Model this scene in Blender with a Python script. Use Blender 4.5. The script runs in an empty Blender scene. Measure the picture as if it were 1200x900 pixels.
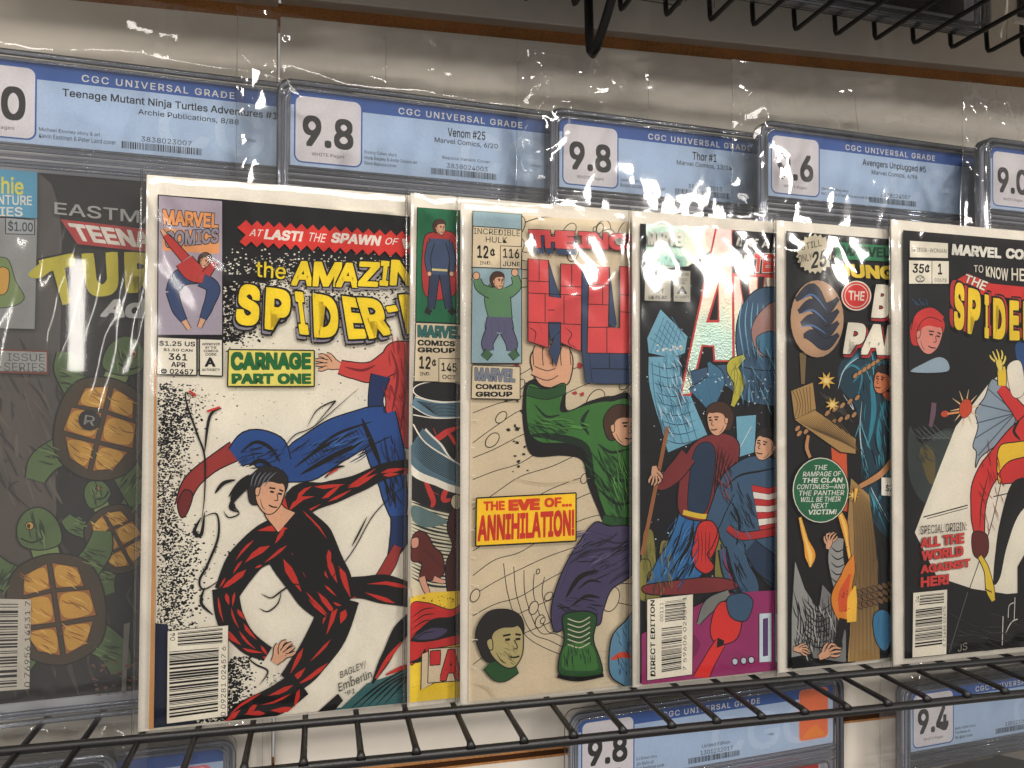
import bpy, math, random
from mathutils import Vector, noise
from mathutils.geometry import tessellate_polygon

random.seed(7)
S = bpy.context.scene
COL = S.collection

# ------------------------------------------------------------------ camera
F, CX, CY, CZ, YAW, PITCH, ROLL = 930.62, 0.08247, -0.41272, 0.16358, 0.23843, 0.01328, 0.00431
fw = Vector((math.sin(YAW)*math.cos(PITCH), math.cos(YAW)*math.cos(PITCH), math.sin(PITCH)))
rt = fw.cross(Vector((0, 0, 1))).normalized()
up = rt.cross(fw)
c_, s_ = math.cos(ROLL), math.sin(ROLL)
rt, up = rt*c_ + up*s_, up*c_ - rt*s_
CAM = Vector((CX, CY, CZ))
cd = bpy.data.cameras.new('camera'); cam = bpy.data.objects.new('camera', cd); COL.objects.link(cam)
cd.sensor_width = 36; cd.sensor_fit = 'HORIZONTAL'; cd.lens = F/1200*36
cd.clip_start = 0.01; cd.clip_end = 100
from mathutils import Matrix
cam.matrix_world = Matrix(((rt.x, up.x, -fw.x, CAM.x), (rt.y, up.y, -fw.y, CAM.y), (rt.z, up.z, -fw.z, CAM.z), (0, 0, 0, 1)))
S.camera = cam

# ------------------------------------------------------------------ light
W = bpy.data.worlds.new('World'); S.world = W; W.use_nodes = True
bg = W.node_tree.nodes['Background']
bg.inputs['Color'].default_value = (1.0, 0.95, 0.90, 1); bg.inputs['Strength'].default_value = 0.30
S.view_settings.view_transform = 'Standard'; S.view_settings.look = 'None'
S.view_settings.exposure = 0.24; S.view_settings.gamma = 1.0

def area(name, loc, target, sx, sy, power, col=(1, .945, .88)):
    l = bpy.data.lights.new(name, 'AREA'); l.shape = 'RECTANGLE'; l.size = sx; l.size_y = sy
    l.energy = power; l.color = col
    o = bpy.data.objects.new(name, l); COL.objects.link(o); o.location = loc
    o.rotation_euler = (Vector(target)-Vector(loc)).to_track_quat('-Z', 'Y').to_euler()
    return o
area('ceiling_lamp', (4.3, -6.0, 1.75), (0.3, 0, .15), 1.9, .26, 158)
area('ceiling_lamp', (-4.2, -5.4, 1.75), (0.3, 0, .15), 2.0, .5, 170)
area('ceiling_lamp', (0.4, -2.3, 2.3), (0.3, 0, .15), 2.0, .9, 108)
area('streak_lamp', (-.60, -6.0, .72), (0.0, 0, .15), .10, .8, 7)  # slim lamp for the glare streak on the leftmost case

# ------------------------------------------------------------------ materials
def lin(c):
    c = c/255.0
    return c/12.92 if c <= .04045 else ((c+.055)/1.055)**2.4
MATS = {}
def new_mat(name):
    m = bpy.data.materials.new(name); m.use_nodes = True
    nt = m.node_tree
    return m, nt, nt.nodes['Principled BSDF'], nt.nodes['Material Output']
def varied(nt, b, rgb, amt, scale, scale2):
    """base colour with two scales of procedural mottling"""
    N, L = nt.nodes, nt.links
    tc = N.new('ShaderNodeTexCoord')
    n1 = N.new('ShaderNodeTexNoise'); n1.inputs['Scale'].default_value = scale; n1.inputs['Detail'].default_value = 4
    n2 = N.new('ShaderNodeTexNoise'); n2.inputs['Scale'].default_value = scale2; n2.inputs['Detail'].default_value = 2
    L.new(tc.outputs['Object'], n1.inputs['Vector']); L.new(tc.outputs['Object'], n2.inputs['Vector'])
    ad = N.new('ShaderNodeMath'); ad.operation = 'ADD'
    L.new(n1.outputs['Fac'], ad.inputs[0]); L.new(n2.outputs['Fac'], ad.inputs[1])
    mr = N.new('ShaderNodeMapRange'); mr.inputs['From Min'].default_value = .6; mr.inputs['From Max'].default_value = 1.4
    mr.inputs['To Min'].default_value = 1-amt; mr.inputs['To Max'].default_value = 1+amt
    L.new(ad.outputs[0], mr.inputs['Value'])
    mx = N.new('ShaderNodeVectorMath'); mx.operation = 'SCALE'
    mx.inputs[0].default_value = rgb
    L.new(mr.outputs['Result'], mx.inputs['Scale'])
    L.new(mx.outputs['Vector'], b.inputs['Base Color'])
    return n1, n2, tc
def ink(r, g, b, rough=.5):
    key = (r, g, b, rough)
    if key in MATS: return MATS[key]
    m, nt, bs, out = new_mat('ink_%d_%d_%d' % (r, g, b))
    varied(nt, bs, (lin(r), lin(g), lin(b)), .10, 38, 900)
    bs.inputs['Roughness'].default_value = rough; bs.inputs['Specular IOR Level'].default_value = .12
    MATS[key] = m
    return m
def film(name, tint, rough, haze, hazecol=(.8, .8, .8), ior=1.5, bump=0):
    m, nt, bs, out = new_mat(name)
    N, L = nt.nodes, nt.links
    N.remove(bs)
    tr = N.new('ShaderNodeBsdfTransparent'); tr.inputs['Color'].default_value = (*tint, 1)
    df = N.new('ShaderNodeBsdfDiffuse'); df.inputs['Color'].default_value = (*hazecol, 1)
    gl = N.new('ShaderNodeBsdfGlossy'); gl.inputs['Roughness'].default_value = rough
    fr = N.new('ShaderNodeFresnel'); fr.inputs['IOR'].default_value = ior
    m1 = N.new('ShaderNodeMixShader'); m1.inputs[0].default_value = haze
    m2 = N.new('ShaderNodeMixShader')
    L.new(tr.outputs[0], m1.inputs[1]); L.new(df.outputs[0], m1.inputs[2])
    L.new(fr.outputs[0], m2.inputs[0]); L.new(m1.outputs[0], m2.inputs[1]); L.new(gl.outputs[0], m2.inputs[2])
    L.new(m2.outputs[0], out.inputs['Surface'])
    if bump:
        tc = N.new('ShaderNodeTexCoord'); nz = N.new('ShaderNodeTexNoise'); nz.inputs['Scale'].default_value = bump; nz.inputs['Detail'].default_value = 3
        L.new(tc.outputs['Object'], nz.inputs['Vector'])
        bp = N.new('ShaderNodeBump'); bp.inputs['Strength'].default_value = .35; bp.inputs['Distance'].default_value = .002
        L.new(nz.outputs['Fac'], bp.inputs['Height']); L.new(bp.outputs[0], gl.inputs['Normal']); L.new(bp.outputs[0], fr.inputs['Normal'])
    return m
M_BAG = film('polyethylene_bag', (.995, .995, .99), .085, .005)
M_SBAG = film('slack_bag', (.99, .99, .985), .065, .018)
M_CASE = film('clear_acrylic', (.985, .99, .995), .03, .012)
M_RIM = film('clear_acrylic_ridge', (.74, .77, .84), .06, .16, (.62, .65, .74), 1.6)
M_SLEEVE = film('frosted_sleeve', (.97, .97, .98), .2, .6, (.72, .72, .78), 1.3)
M_BOARD = ink(205, 198, 186, .7)
M_KRAFT = ink(190, 140, 85, .8)

def simple(name, rgb, rough, metallic=0, amt=.1, sc=20, sc2=200):
    m, nt, bs, out = new_mat(name)
    n1, n2, tc = varied(nt, bs, tuple(lin(x) for x in rgb), amt, sc, sc2)
    bs.inputs['Roughness'].default_value = rough; bs.inputs['Specular IOR Level'].default_value = .35; bs.inputs['Metallic'].default_value = metallic
    return m, nt, bs, n1, n2
M_WALL, nt, bs, n1, n2 = simple('white_laminate', (214, 206, 194), .55, 0, .05, 6, 60)
M_MDF, nt, bs, n1, n2 = simple('fibreboard', (166, 114, 66), .85, 0, .35, 30, 700)
bp = nt.nodes.new('ShaderNodeBump'); bp.inputs['Strength'].default_value = .6; bp.inputs['Distance'].default_value = .001
nt.links.new(n2.outputs['Fac'], bp.inputs['Height']); nt.links.new(bp.outputs[0], bs.inputs['Normal'])
M_WIRE, nt, bs, n1, n2 = simple('black_powder_coat', (15, 14, 14), .42, 0, .15, 60, 1500)
bp = nt.nodes.new('ShaderNodeBump'); bp.inputs['Strength'].default_value = .25; bp.inputs['Distance'].default_value = .0004
nt.links.new(n2.outputs['Fac'], bp.inputs['Height']); nt.links.new(bp.outputs[0], bs.inputs['Normal'])

# ------------------------------------------------------------------ object helpers
def thing(name, label, cat, loc, group=None, kind=None):
    o = bpy.data.objects.new(name, None); COL.objects.link(o); o.location = loc
    o.empty_display_size = .02
    o['label'] = label; o['category'] = cat
    if group: o['group'] = group
    if kind: o['kind'] = kind
    return o
def origin(o):
    v = Vector((0, 0, 0))
    while o is not None:
        v += o.location; o = o.parent
    return v
def link_mesh(name, verts, faces, mats, midx, parent, smooth=False):
    """verts in world space; stored relative to the parent's place"""
    off = origin(parent) if parent else Vector((0, 0, 0))
    me = bpy.data.meshes.new(name)
    me.from_pydata([tuple(Vector(v)-off) for v in verts], [], faces)
    for m in mats: me.materials.append(m)
    if midx:
        me.polygons.foreach_set('material_index', midx)
    me.polygons.foreach_set('use_smooth', [bool(smooth)]*len(me.polygons))
    me.update()
    o = bpy.data.objects.new(name, me); COL.objects.link(o)
    if parent: o.parent = parent
    return o
def box(verts, faces, a, b):
    i = len(verts)
    for x in (a[0], b[0]):
        for y in (a[1], b[1]):
            for z in (a[2], b[2]): verts.append((x, y, z))
    for f in ((0, 1, 3, 2), (4, 6, 7, 5), (0, 4, 5, 1), (2, 3, 7, 6), (0, 2, 6, 4), (1, 5, 7, 3)):
        faces.append(tuple(i+k for k in f))
def tube(verts, faces, path, r, n=10, closed=False, caps=True):
    path = [Vector(p) for p in path]
    m = len(path); base = len(verts)
    prev = None
    for k, p in enumerate(path):
        if closed: t = path[(k+1) % m]-path[k-1]
        else: t = path[min(k+1, m-1)]-path[max(k-1, 0)]
        t.normalize()
        if prev is None:
            a = t.orthogonal().normalized()
        else:
            a = (prev - t*prev.dot(t)).normalized()
        prev = a; b = t.cross(a)
        rr = r[k] if isinstance(r, (list, tuple)) else r
        for j in range(n):
            an = 2*math.pi*j/n
            verts.append(tuple(p + a*(rr*math.cos(an)) + b*(rr*math.sin(an))))
    for k in range(m if closed else m-1):
        for j in range(n):
            q = (k+1) % m
            faces.append((base+k*n+j, base+k*n+(j+1) % n, base+q*n+(j+1) % n, base+q*n+j))
    if caps and not closed:
        faces.append(tuple(base+j for j in range(n))[::-1])
        faces.append(tuple(base+(m-1)*n+j for j in range(n)))
def catmull(pts, closed, n=6):
    P = [Vector((p[0], p[1])) for p in pts]; m = len(P); out = []
    rng = range(m) if closed else range(m-1)
    for i in rng:
        p1, p2 = P[i], P[(i+1) % m]
        p0 = P[i-1] if (closed or i > 0) else p1
        p3 = P[(i+2) % m] if (closed or i+2 < m) else p2
        for k in range(n):
            t = k/n
            out.append(.5*((2*p1)+(p2-p0)*t+(2*p0-5*p1+4*p2-p3)*t*t+(3*p1-p0-3*p2+p3)*t**3))
    if not closed: out.append(P[-1])
    return out

# ------------------------------------------------------------------ text
_glyph = {}
FONT = None
try:                                   # the sans face that ships with Blender; its built-in face otherwise
    import os
    FONT = bpy.data.fonts.load(os.path.join(bpy.utils.resource_path('LOCAL'), 'datafiles', 'fonts', 'Inter.woff2'))
except Exception:
    FONT = None
def glyph(s, space=1.0):
    key = (s, space)
    if key in _glyph: return _glyph[key]
    cu = bpy.data.curves.new('t', 'FONT'); cu.body = s; cu.size = 1; cu.fill_mode = 'FRONT'
    cu.space_character = space; cu.resolution_u = 3
    if FONT: cu.font = FONT
    o = bpy.data.objects.new('t', cu); COL.objects.link(o)
    dg = bpy.context.evaluated_depsgraph_get()
    me = bpy.data.meshes.new_from_object(o.evaluated_get(dg))
    vs = [(v.co.x, v.co.y) for v in me.vertices]; fs = [tuple(p.vertices) for p in me.polygons]
    bpy.data.objects.remove(o); bpy.data.curves.remove(cu); bpy.data.meshes.remove(me)
    _glyph[key] = (vs, fs)
    return _glyph[key]

# ------------------------------------------------------------------ printed sheets
class Plane:
    """a flat printed surface: origin O, axes U V, facing N; pixels of the photograph are cast onto it"""
    def __init__(self, O, yaw, lean, roll=0.0):
        self.O = Vector(O)
        U = Vector((math.cos(yaw), math.sin(yaw), 0))
        B = Vector((-math.sin(yaw), math.cos(yaw), 0))
        V = B*math.sin(lean) + Vector((0, 0, 1))*math.cos(lean)
        self.U = U*math.cos(roll) + V*math.sin(roll)
        self.V = V*math.cos(roll) - U*math.sin(roll)
        self.N = self.U.cross(self.V)           # points to -Y, towards the viewer
        self.n0 = 0.0
    def uv(self, px, py, n=None):
        n = self.n0 if n is None else n
        d = fw + rt*((px-600)/F) - up*((py-450)/F)
        P0 = self.O + self.N*n
        t = (P0-CAM).dot(self.N)/d.dot(self.N)
        q = CAM + d*t - self.O
        return (q.dot(self.U), q.dot(self.V))
    def at(self, u, v, n):
        return self.O + self.U*u + self.V*v + self.N*n
STEP = 4e-6
class Sheet:
    """collects printed shapes; each later shape lies a hair above the one before it"""
    def __init__(self, plane, n0):
        self.p = plane; self.n = n0; self.top = n0
        plane.n0 = n0
        self.parts = {}
        self.cur = None; self.clip = None
    def part(self, name):
        self.cur = self.parts.setdefault(name, dict(v=[], f=[], m=[], mats=[]))
    def _mi(self, mat):
        mats = self.cur['mats']
        if mat not in mats: mats.append(mat)
        return mats.index(mat)
    def up(self): self.n += STEP
    def emit(self, uvs, faces, mat, bump=True):
        if bump: self.up()
        c = self.cur; b = len(c['v']); mi = self._mi(mat)
        cl = self.clip
        for (u, v) in uvs:
            if cl: u = min(max(u, cl[0]), cl[1]); v = min(max(v, cl[2]), cl[3])
            c['v'].append(self.p.at(u, v, self.n))
        for f in faces:
            c['f'].append(tuple(b+k for k in f)); c['m'].append(mi)
    def fill(self, uvs, mat, bump=True):
        tri = tessellate_polygon([[Vector((u, v, 0)) for u, v in uvs]])
        fs = []
        for t in tri:
            a, b, c = (uvs[k] for k in t)
            if (b[0]-a[0])*(c[1]-a[1])-(b[1]-a[1])*(c[0]-a[0]) < 0: t = (t[0], t[2], t[1])
            fs.append(tuple(t))
        self.emit(uvs, fs, mat, bump)
    def P(self, pts): return [self.p.uv(x, y) for x, y in pts]
    # ---- pixel-space drawing
    def poly(self, mat, pts, smooth=False, ol=None, w=.8, olmat=None):
        uv = self.P(pts)
        if smooth: uv = [(q.x, q.y) for q in catmull(uv, True, 6)]
        self.fill(uv, mat)
        if ol: self.ribbon(olmat or BLACK, uv+[uv[0]], [w*self.px]*(len(uv)+1), True)
    px = .00047
    def ribbon(self, mat, uv, ws, bump=True):
        P = [Vector(q) for q in uv]; m = len(P); vs = []; fs = []
        for i in range(m):
            t = P[min(i+1, m-1)]-P[max(i-1, 0)]
            if i in (0, m-1) and (P[0]-P[-1]).length < 1e-7 and m > 3: t = P[1]-P[-2]
            if t.length < 1e-9: t = Vector((1, 0))
            t.normalize(); q = Vector((-t.y, t.x))*ws[i]*.5
            vs += [tuple(P[i]-q), tuple(P[i]+q)]
        for i in range(m-1): fs.append((2*i, 2*i+2, 2*i+3, 2*i+1))
        self.emit(vs, fs, mat, bump)
    def line(self, mat, pts, w=1.0, w1=None, smooth=True, taper=False):
        """stroke; w in photo pixels, tapering to w1, or pointed at both ends"""
        uv = self.P(pts)
        if smooth and len(uv) > 2: uv = [(q.x, q.y) for q in catmull(uv, False, 6)]
        m = len(uv); ws = []
        for i in range(m):
            t = i/(m-1)
            x = w if w1 is None else w+(w1-w)*t
            if taper: x *= max(.08, math.sin(math.pi*min(max(t, .02), .98)))**.7
            ws.append(x*self.px)
        self.ribbon(mat, uv, ws)
    def band(self, mat, pts, ws, ol=0, olmat=None, n=6):
        """a smooth ribbon of varying width (pixels), with an ink contour"""
        uv = [(q.x, q.y) for q in catmull(self.P(pts), False, n)]
        m = len(uv)
        W_ = []
        for i in range(m):
            t = i/(m-1)*(len(ws)-1); k = min(int(t), len(ws)-2); a = t-k
            a = a*a*(3-2*a)
            W_.append((ws[k]*(1-a)+ws[k+1]*a)*self.px)
        if ol: self.ribbon(olmat or BLACK, uv, [x+2*ol*self.px for x in W_])
        self.ribbon(mat, uv, W_)
        return uv, W_
    def flecks(self, mat, uvw, count, lmin=8, lmax=22, wmin=2, wmax=5, seed=0, spread=.40):
        """pointed leaf marks laid in lanes along a ribbon"""
        uv, W_ = uvw; R = random.Random(seed)
        P = [Vector(q) for q in uv]; D = [0]
        for k in range(1, len(P)): D.append(D[-1]+(P[k]-P[k-1]).length)
        total = D[-1]; self.up()
        def at(d):
            d = min(max(d, 0), total*.9999); k = 0
            while k < len(D)-2 and D[k+1] < d: k += 1
            a = (d-D[k])/max(D[k+1]-D[k], 1e-9); t = (P[k+1]-P[k]).normalized()
            return P[k]*(1-a)+P[k+1]*a, t, W_[k]*(1-a)+W_[k+1]*a
        wm = max(W_); lanes = max(1, int(round(wm*.9/((wmin+wmax)*.5*self.px*1.9))))
        for ln in range(lanes):
            d = R.uniform(0, lmin*self.px)
            while d < total:
                L = R.uniform(lmin*.9, lmax*1.25)*self.px
                q, t, W = at(d+L*.5)
                off = ((ln+.5+R.uniform(-.42, .42))/lanes-.5)*.86
                if W > .25*wm or lanes == 1:
                    w = min(R.uniform(wmin, wmax*1.25)*self.px, W/lanes*1.05)*R.uniform(.6, 1)
                    if R.random() > .18:
                        ctr = []; slope = R.uniform(-1.6, 2.2)
                        for s_ in (0, .3, .6, 1):
                            qq, tt, WW = at(d+L*s_); nn = Vector((-tt.y, tt.x))
                            ctr.append((qq+nn*(off*WW + (s_-.5)*w*slope), nn))
                        k1 = R.uniform(.7, 1.1)
                        pts = [ctr[0][0], ctr[1][0]-ctr[1][1]*w*.5, ctr[2][0]-ctr[2][1]*w*.45*k1, ctr[3][0], ctr[2][0]+ctr[2][1]*w*.4, ctr[1][0]+ctr[1][1]*w*.5*k1]
                        self.emit([tuple(x) for x in pts], [(0, 1, 2, 3, 4, 5)], mat, False); self.n += 4e-8
                d += L*R.uniform(1.02, 1.3)
    def dots(self, mat, sampler, count, rmin, rmax, seed=0):
        R = random.Random(seed); self.up()
        for k in range(count):
            x, y = sampler(R)
            u, v = self.p.uv(x, y); r = R.uniform(rmin, rmax)*self.px; n = R.choice((4, 5, 6))
            a0 = R.uniform(0, 6); e = R.uniform(.5, 1)
            pts = [(u+r*R.uniform(.6, 1.2)*math.cos(a0+2*math.pi*j/n), v+e*r*R.uniform(.6, 1.2)*math.sin(a0+2*math.pi*j/n)) for j in range(n)]
            self.emit(pts, [tuple(range(n))], mat, False)
    def hatch(self, mats, cx, cy, rx, ry, ang, count, length, w, seed=0, curve=.15):
        R = random.Random(seed)
        if not isinstance(mats, (list, tuple)): mats = [mats]
        for k in range(count):
            a = R.uniform(0, 6.28); q = math.sqrt(R.random()); x = cx+rx*q*math.cos(a); y = cy+ry*q*math.sin(a)
            t = ang+R.gauss(0, .16); L = length*R.uniform(.5, 1.3)*.5; dx, dy = math.cos(t)*L, math.sin(t)*L
            c = R.uniform(-curve, curve)
            self.line(mats[k % len(mats)], [(x-dx, y-dy), (x-dy*c, y+dx*c), (x+dx, y+dy)], w*R.uniform(.6, 1.3), taper=True)
    def ellipse(self, mat, cx, cy, rx, ry, rot=0, ol=0, olmat=None, n=28):
        pts = []
        for j in range(n):
            a = 2*math.pi*j/n; x, y = rx*math.cos(a), ry*math.sin(a)
            pts.append((cx+x*math.cos(rot)-y*math.sin(rot), cy+x*math.sin(rot)+y*math.cos(rot)))
        uv = self.P(pts)[::-1]
        if mat: self.fill(uv, mat)
        if ol: self.ribbon(olmat or BLACK, uv+[uv[0]], [ol*self.px]*(n+1))
    def rect(self, mat, a, b, c, d, ol=0, olmat=None):
        """a b c d: top-left, top-right, bottom-right, bottom-left pixels"""
        uv = self.P([d, c, b, a]); self.fill(uv, mat)
        if ol:
            for i in range(4): self.ribbon(olmat or BLACK, [uv[i], uv[(i+1) % 4]], [ol*self.px]*2, i == 0)
    def text(self, mat, s, a, b, c, d, bold=.0, outline=None, shadow=None, space=1.0):
        """string fitted to the pixel quad a b c d (tl tr br bl)"""
        self.text_uv(mat, s, *self.P([a, b, c, d]), bold=bold, outline=outline, shadow=shadow, space=space)
    def text_uv(self, mat, s, A, B, C, D, bold=.0, outline=None, shadow=None, space=1.0):
        A, B, C, D = (Vector(q) for q in (A, B, C, D))
        base, bf = glyph(s, space)
        bold = max(bold, 0)*.72
        if outline: outline = (outline[0], outline[1]*.85)
        x0 = min(v[0] for v in base)-bold; x1 = max(v[0] for v in base)+bold; y0 = min(v[1] for v in base)-bold; y1 = max(v[1] for v in base)+bold
        def put(m, rad, du=0, dv=0):
            # weight: the same outline struck several times around a small circle
            sh_ = [(0, 0)]
            if rad > 0:
                g = rad*.92
                sh_ = [(a*g, b*g) for a in (-1, 1) for b in (-1, 1)]
                if rad > .025: sh_ += [(-rad, 0), (rad, 0), (0, rad), (0, -rad)]
                if rad > .075: sh_ += [(.5*a, .5*b) for a, b in sh_[:4]]
                sh_.append((0, 0))
            self.up()
            for ax, ay in sh_:
                o = []
                for x, y in base:
                    s_ = (x+ax-x0)/(x1-x0); t = (y+ay-y0)/(y1-y0)
                    q = (D*(1-s_)+C*s_)*(1-t) + (A*(1-s_)+B*s_)*t
                    o.append((q.x+du*self.px, q.y-dv*self.px))
                self.emit(o, bf, m, False); self.n += 1.2e-6
        if shadow:
            m, du, dv = shadow[:3]
            put(m, bold+(outline[1] if outline else 0), du, dv)
        if outline:
            m, off = outline
            put(m, bold+off)
        put(mat, bold)
    def barcode(self, a, b, c, d, seed, bars, mat=None, s0=.06, s1=.94, t0=.0, t1=1.0):
        """bars run from s0 to s1 across; stacked between t0 and t1 down"""
        A, B, C, D = (Vector(q) for q in self.P([a, b, c, d])); R = random.Random(seed)
        ws = [R.choice((1, 1, 2, 3)) for _ in range(bars*2)]; T = sum(ws); t = 0
        self.up()
        for k, w in enumerate(ws):
            if k % 2 == 0:
                ta = t0+(t1-t0)*t/T; tb = t0+(t1-t0)*(t+w)/T
                f = lambda s, t_: tuple((A*(1-s)+B*s)*(1-t_)+(D*(1-s)+C*s)*t_)
                self.emit([f(s0, tb), f(s1, tb), f(s1, ta), f(s0, ta)], [(0, 1, 2, 3)], mat or BLACK, False)
            t += w
    def build(self, parent, nest):
        """nest: {part: parent part}; parts not listed hang on the thing"""
        made = {}
        for name, d in self.parts.items():
            if not d['f']: continue
            par = made.get(nest.get(name), parent)
            made[name] = link_mesh(name, d['v'], d['f'], d['mats'], d['m'], par)
        return made
BLACK = ink(14, 13, 14); CREAM = ink(227, 220, 204); WHITE = ink(226, 222, 212)
RED = ink(200, 44, 38); YELLOW = ink(236, 208, 40)

# ------------------------------------------------------------------ printed people (plain generic figures)
def face(s, cx, cy, r, rot, skin, hair, flip=1, w=1.0):
    c, d = math.cos(rot), math.sin(rot)
    def T(pts): return [(cx+r*(flip*x*c-y*d), cy+r*(flip*x*d+y*c)) for x, y in pts]
    s.poly(hair, T([(-.95, .25), (-1.0, -.5), (-.5, -1.15), (.3, -1.2), (.8, -.8), (.7, 0), (-.5, .8)]), True, 1, w)
    s.poly(skin, T([(-.55, -.45), (-.1, -.62), (.55, -.6), (.78, -.35), (.8, .1), (.72, .6), (.45, 1.0), (.1, 1.05), (-.3, .75), (-.55, .3)]), True, 1, w)
    s.poly(hair, T([(-.75, -.2), (-.6, -.9), (.2, -1.1), (.75, -.75), (.5, -.52), (.0, -.5), (-.35, -.3), (-.48, .2), (-.62, .3)]), True)
    s.poly(skin, T([(-.62, -.02), (-.42, -.1), (-.4, .28), (-.55, .3)]), True, 1, w*.8)
    for a, b in (((.02, -.2), (.32, -.24)), ((.5, -.24), (.72, -.2))): s.line(BLACK, T([a, b]), w*1.6)
    for x in (.2, .6): s.line(BLACK, T([(x-.1, -.04), (x+.09, -.05)]), w*1.9)
    s.line(BLACK, T([(.45, -.02), (.56, .28), (.4, .33)]), w*.9); s.line(BLACK, T([(.2, .62), (.42, .66), (.62, .62)]), w*1.4)
    s.line(BLACK, T([(-.3, .4), (-.1, .75), (.1, .9)]), w*.7, taper=True)
def hand(s, cx, cy, r, rot, skin, flip=1, w=.9, curl=.5):
    c, d = math.cos(rot), math.sin(rot)
    def T(pts): return [(cx+r*(x*c-flip*y*d), cy+r*(x*d+flip*y*c)) for x, y in pts]
    q = r
    s.band(skin, T([(-.9, .1), (-.2, .0), (.25, -.02)]), [q*.5, q*.85, q*.8], w)
    for y0, L, a in ((-.36, .85, -.30), (-.12, 1.05, -.1), (.12, 1.0, .08), (.33, .75, .28)):
        s.band(skin, T([(.15, y0), (.15+L*.55, y0+a*.8), (.15+L, y0+a*(1-curl)+curl*.25)]), [q*.24, q*.22, q*.13], w)
    s.band(skin, T([(-.35, -.3), (.0, -.65), (.35, -.8)]), [q*.3, q*.24, q*.14], w)

# ------------------------------------------------------------------ plastic bags
def wrinkle(u, v, seed, amp, edge, scale):
    """height of slack film: soft waves plus sharp creases"""
    p = Vector((u*scale+seed*13.1, v*scale*.8+seed*7.7, seed))
    soft = noise.noise(p*.35)*.5
    cr = 1-abs(noise.noise(p*.9+Vector((3, 9, 1))+.4*noise.noise_vector(p*.5)))*2.2
    cr = max(cr, 0)**3
    fine = 1-abs(noise.noise(p*2.3+Vector((8, 2, 5))))*2.4
    fine = max(fine, 0)**3*.35
    return amp*(soft + edge*(cr + .5*fine))
def bag_sheet(name, plane, u0, u1, v0, v1, n, mat, parent, h, nu=70, nv=100, seed=0):
    vs = []; fs = []
    for j in range(nv+1):
        for i in range(nu+1):
            s, t = i/nu, j/nv
            u, v = u0+(u1-u0)*s, v0+(v1-v0)*t
            vs.append(plane.at(u, v, n + h(u, v, s, t)))
    for j in range(nv):
        for i in range(nu):
            a = j*(nu+1)+i
            fs.append((a, a+1, a+nu+2, a+nu+1))
    return link_mesh(name, vs, fs, [mat], None, parent, True)

# ------------------------------------------------------------------ slat wall
WY = .070
def wall():
    w = thing('slat_wall', 'white slat wall with brown grooves behind the shelves', 'wall', (0.3, WY, 0))
    def zline(x, z0, slope): return z0 + slope*(x-.2)
    X0, X1, XS = -.9, 2.2, .058
    grooves = [(.3877, .3992, .0172), (-.0648, -.0555, .006)]
    # grooves are cut right through the face boards, so the boards between them are separate panels
    def board(x0, x1, lo, hi):
        vs = []; fs = []
        box(vs, fs, (x0, WY, 0), (x1, WY+.012, 1))
        out = []
        for (x, y, z) in vs:
            out.append((x, y, lo(x) if z == 0 else hi(x)))
        o = link_mesh('panel', out, fs, [M_WALL], None, w)
        b = o.modifiers.new('b', 'BEVEL'); b.width = .0008; b.segments = 2
    g0, g1 = grooves[1], grooves[0]
    f = lambda g, k, dz=0: (lambda x: g[k] + g[2]*(x-.2) + dz)
    for x0, x1, dz in ((X0, XS-.0008, -.002), (XS+.0008, X1, 0)):
        board(x0, x1, lambda x: -.8, f(g0, 0, dz)); board(x0, x1, f(g0, 1, dz), f(g1, 0, dz)); board(x0, x1, f(g1, 1, dz), lambda x: 1.3)
    for g in grooves:
        vs = []; fs = []
        box(vs, fs, (X0, WY+(.0006 if g is grooves[1] else .0095), 0), (X1, WY+.02, 1))
        out = [(x, y, f(g, 0, -.006)(x) if z == 0 else f(g, 1, .006)(x)) for x, y, z in vs]
        # clip the strip behind the boards
        out = [(x, y+.0 if y > WY+.01 else y, z) for x, y, z in out]
        out = [(x, y, min(max(z, f(g, 0, -.0015)(x)), f(g, 1, .0005)(x))) for x, y, z in out]
        link_mesh('groove', out, fs, [M_MDF], None, w)
        if g is grooves[1]:
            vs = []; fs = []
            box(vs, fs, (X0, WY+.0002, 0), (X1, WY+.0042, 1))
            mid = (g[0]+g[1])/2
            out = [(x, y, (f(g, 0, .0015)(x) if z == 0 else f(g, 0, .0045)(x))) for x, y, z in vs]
            link_mesh('groove_shade_strip', out, fs, [ink(58, 34, 18, .9)], None, w)  # dark strip coloured in for the shade of the narrow gap
wall()

# ------------------------------------------------------------------ wire shelves
def shelf_lower():
    s = thing('wire_shelf', 'black wire shelf carrying the row of bagged comics', 'shelf', (.3, 0, 0), 'black wire shelves')
    X0, X1 = -.28, 1.15
    def seg(name, path, r, n=12):
        vs = []; fs = []; tube(vs, fs, path, r, n); link_mesh(name, vs, fs, [M_WIRE], None, s, True)
    def wob(x): return .0004*noise.noise(Vector((x*9, 1, 0)))
    seg('front_rail', [(x, -.0440, -.0036+wob(x)) for x in [X0+(X1-X0)*i/40 for i in range(41)]], .0023)
    seg('rear_rail', [(x, -.0078, .0014+wob(x+3)) for x in [X0+(X1-X0)*i/40 for i in range(41)]], .0021)
    seg('wall_rail', [(x, WY-.006, -.0036) for x in (X0, .3, X1)], .0024)
    k = -11
    for k in range(-11, 42):
        x = .0265+.02525*k + .0006*noise.noise(Vector((k*3.7, 2, 1)))
        if x < X0 or x > X1: continue
        dx = .0012*noise.noise(Vector((k*1.7, 5, 3)))
        seg('cross_wire', [(x, WY-.004, 0), (x, .01, 0), (x+dx*.6, -.02, 0), (x+dx, -.0425, 0), (x+dx, -.0462, -.0012)], [.00145, .00145, .00145, .0016, .0023], 10)
shelf_lower()
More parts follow.
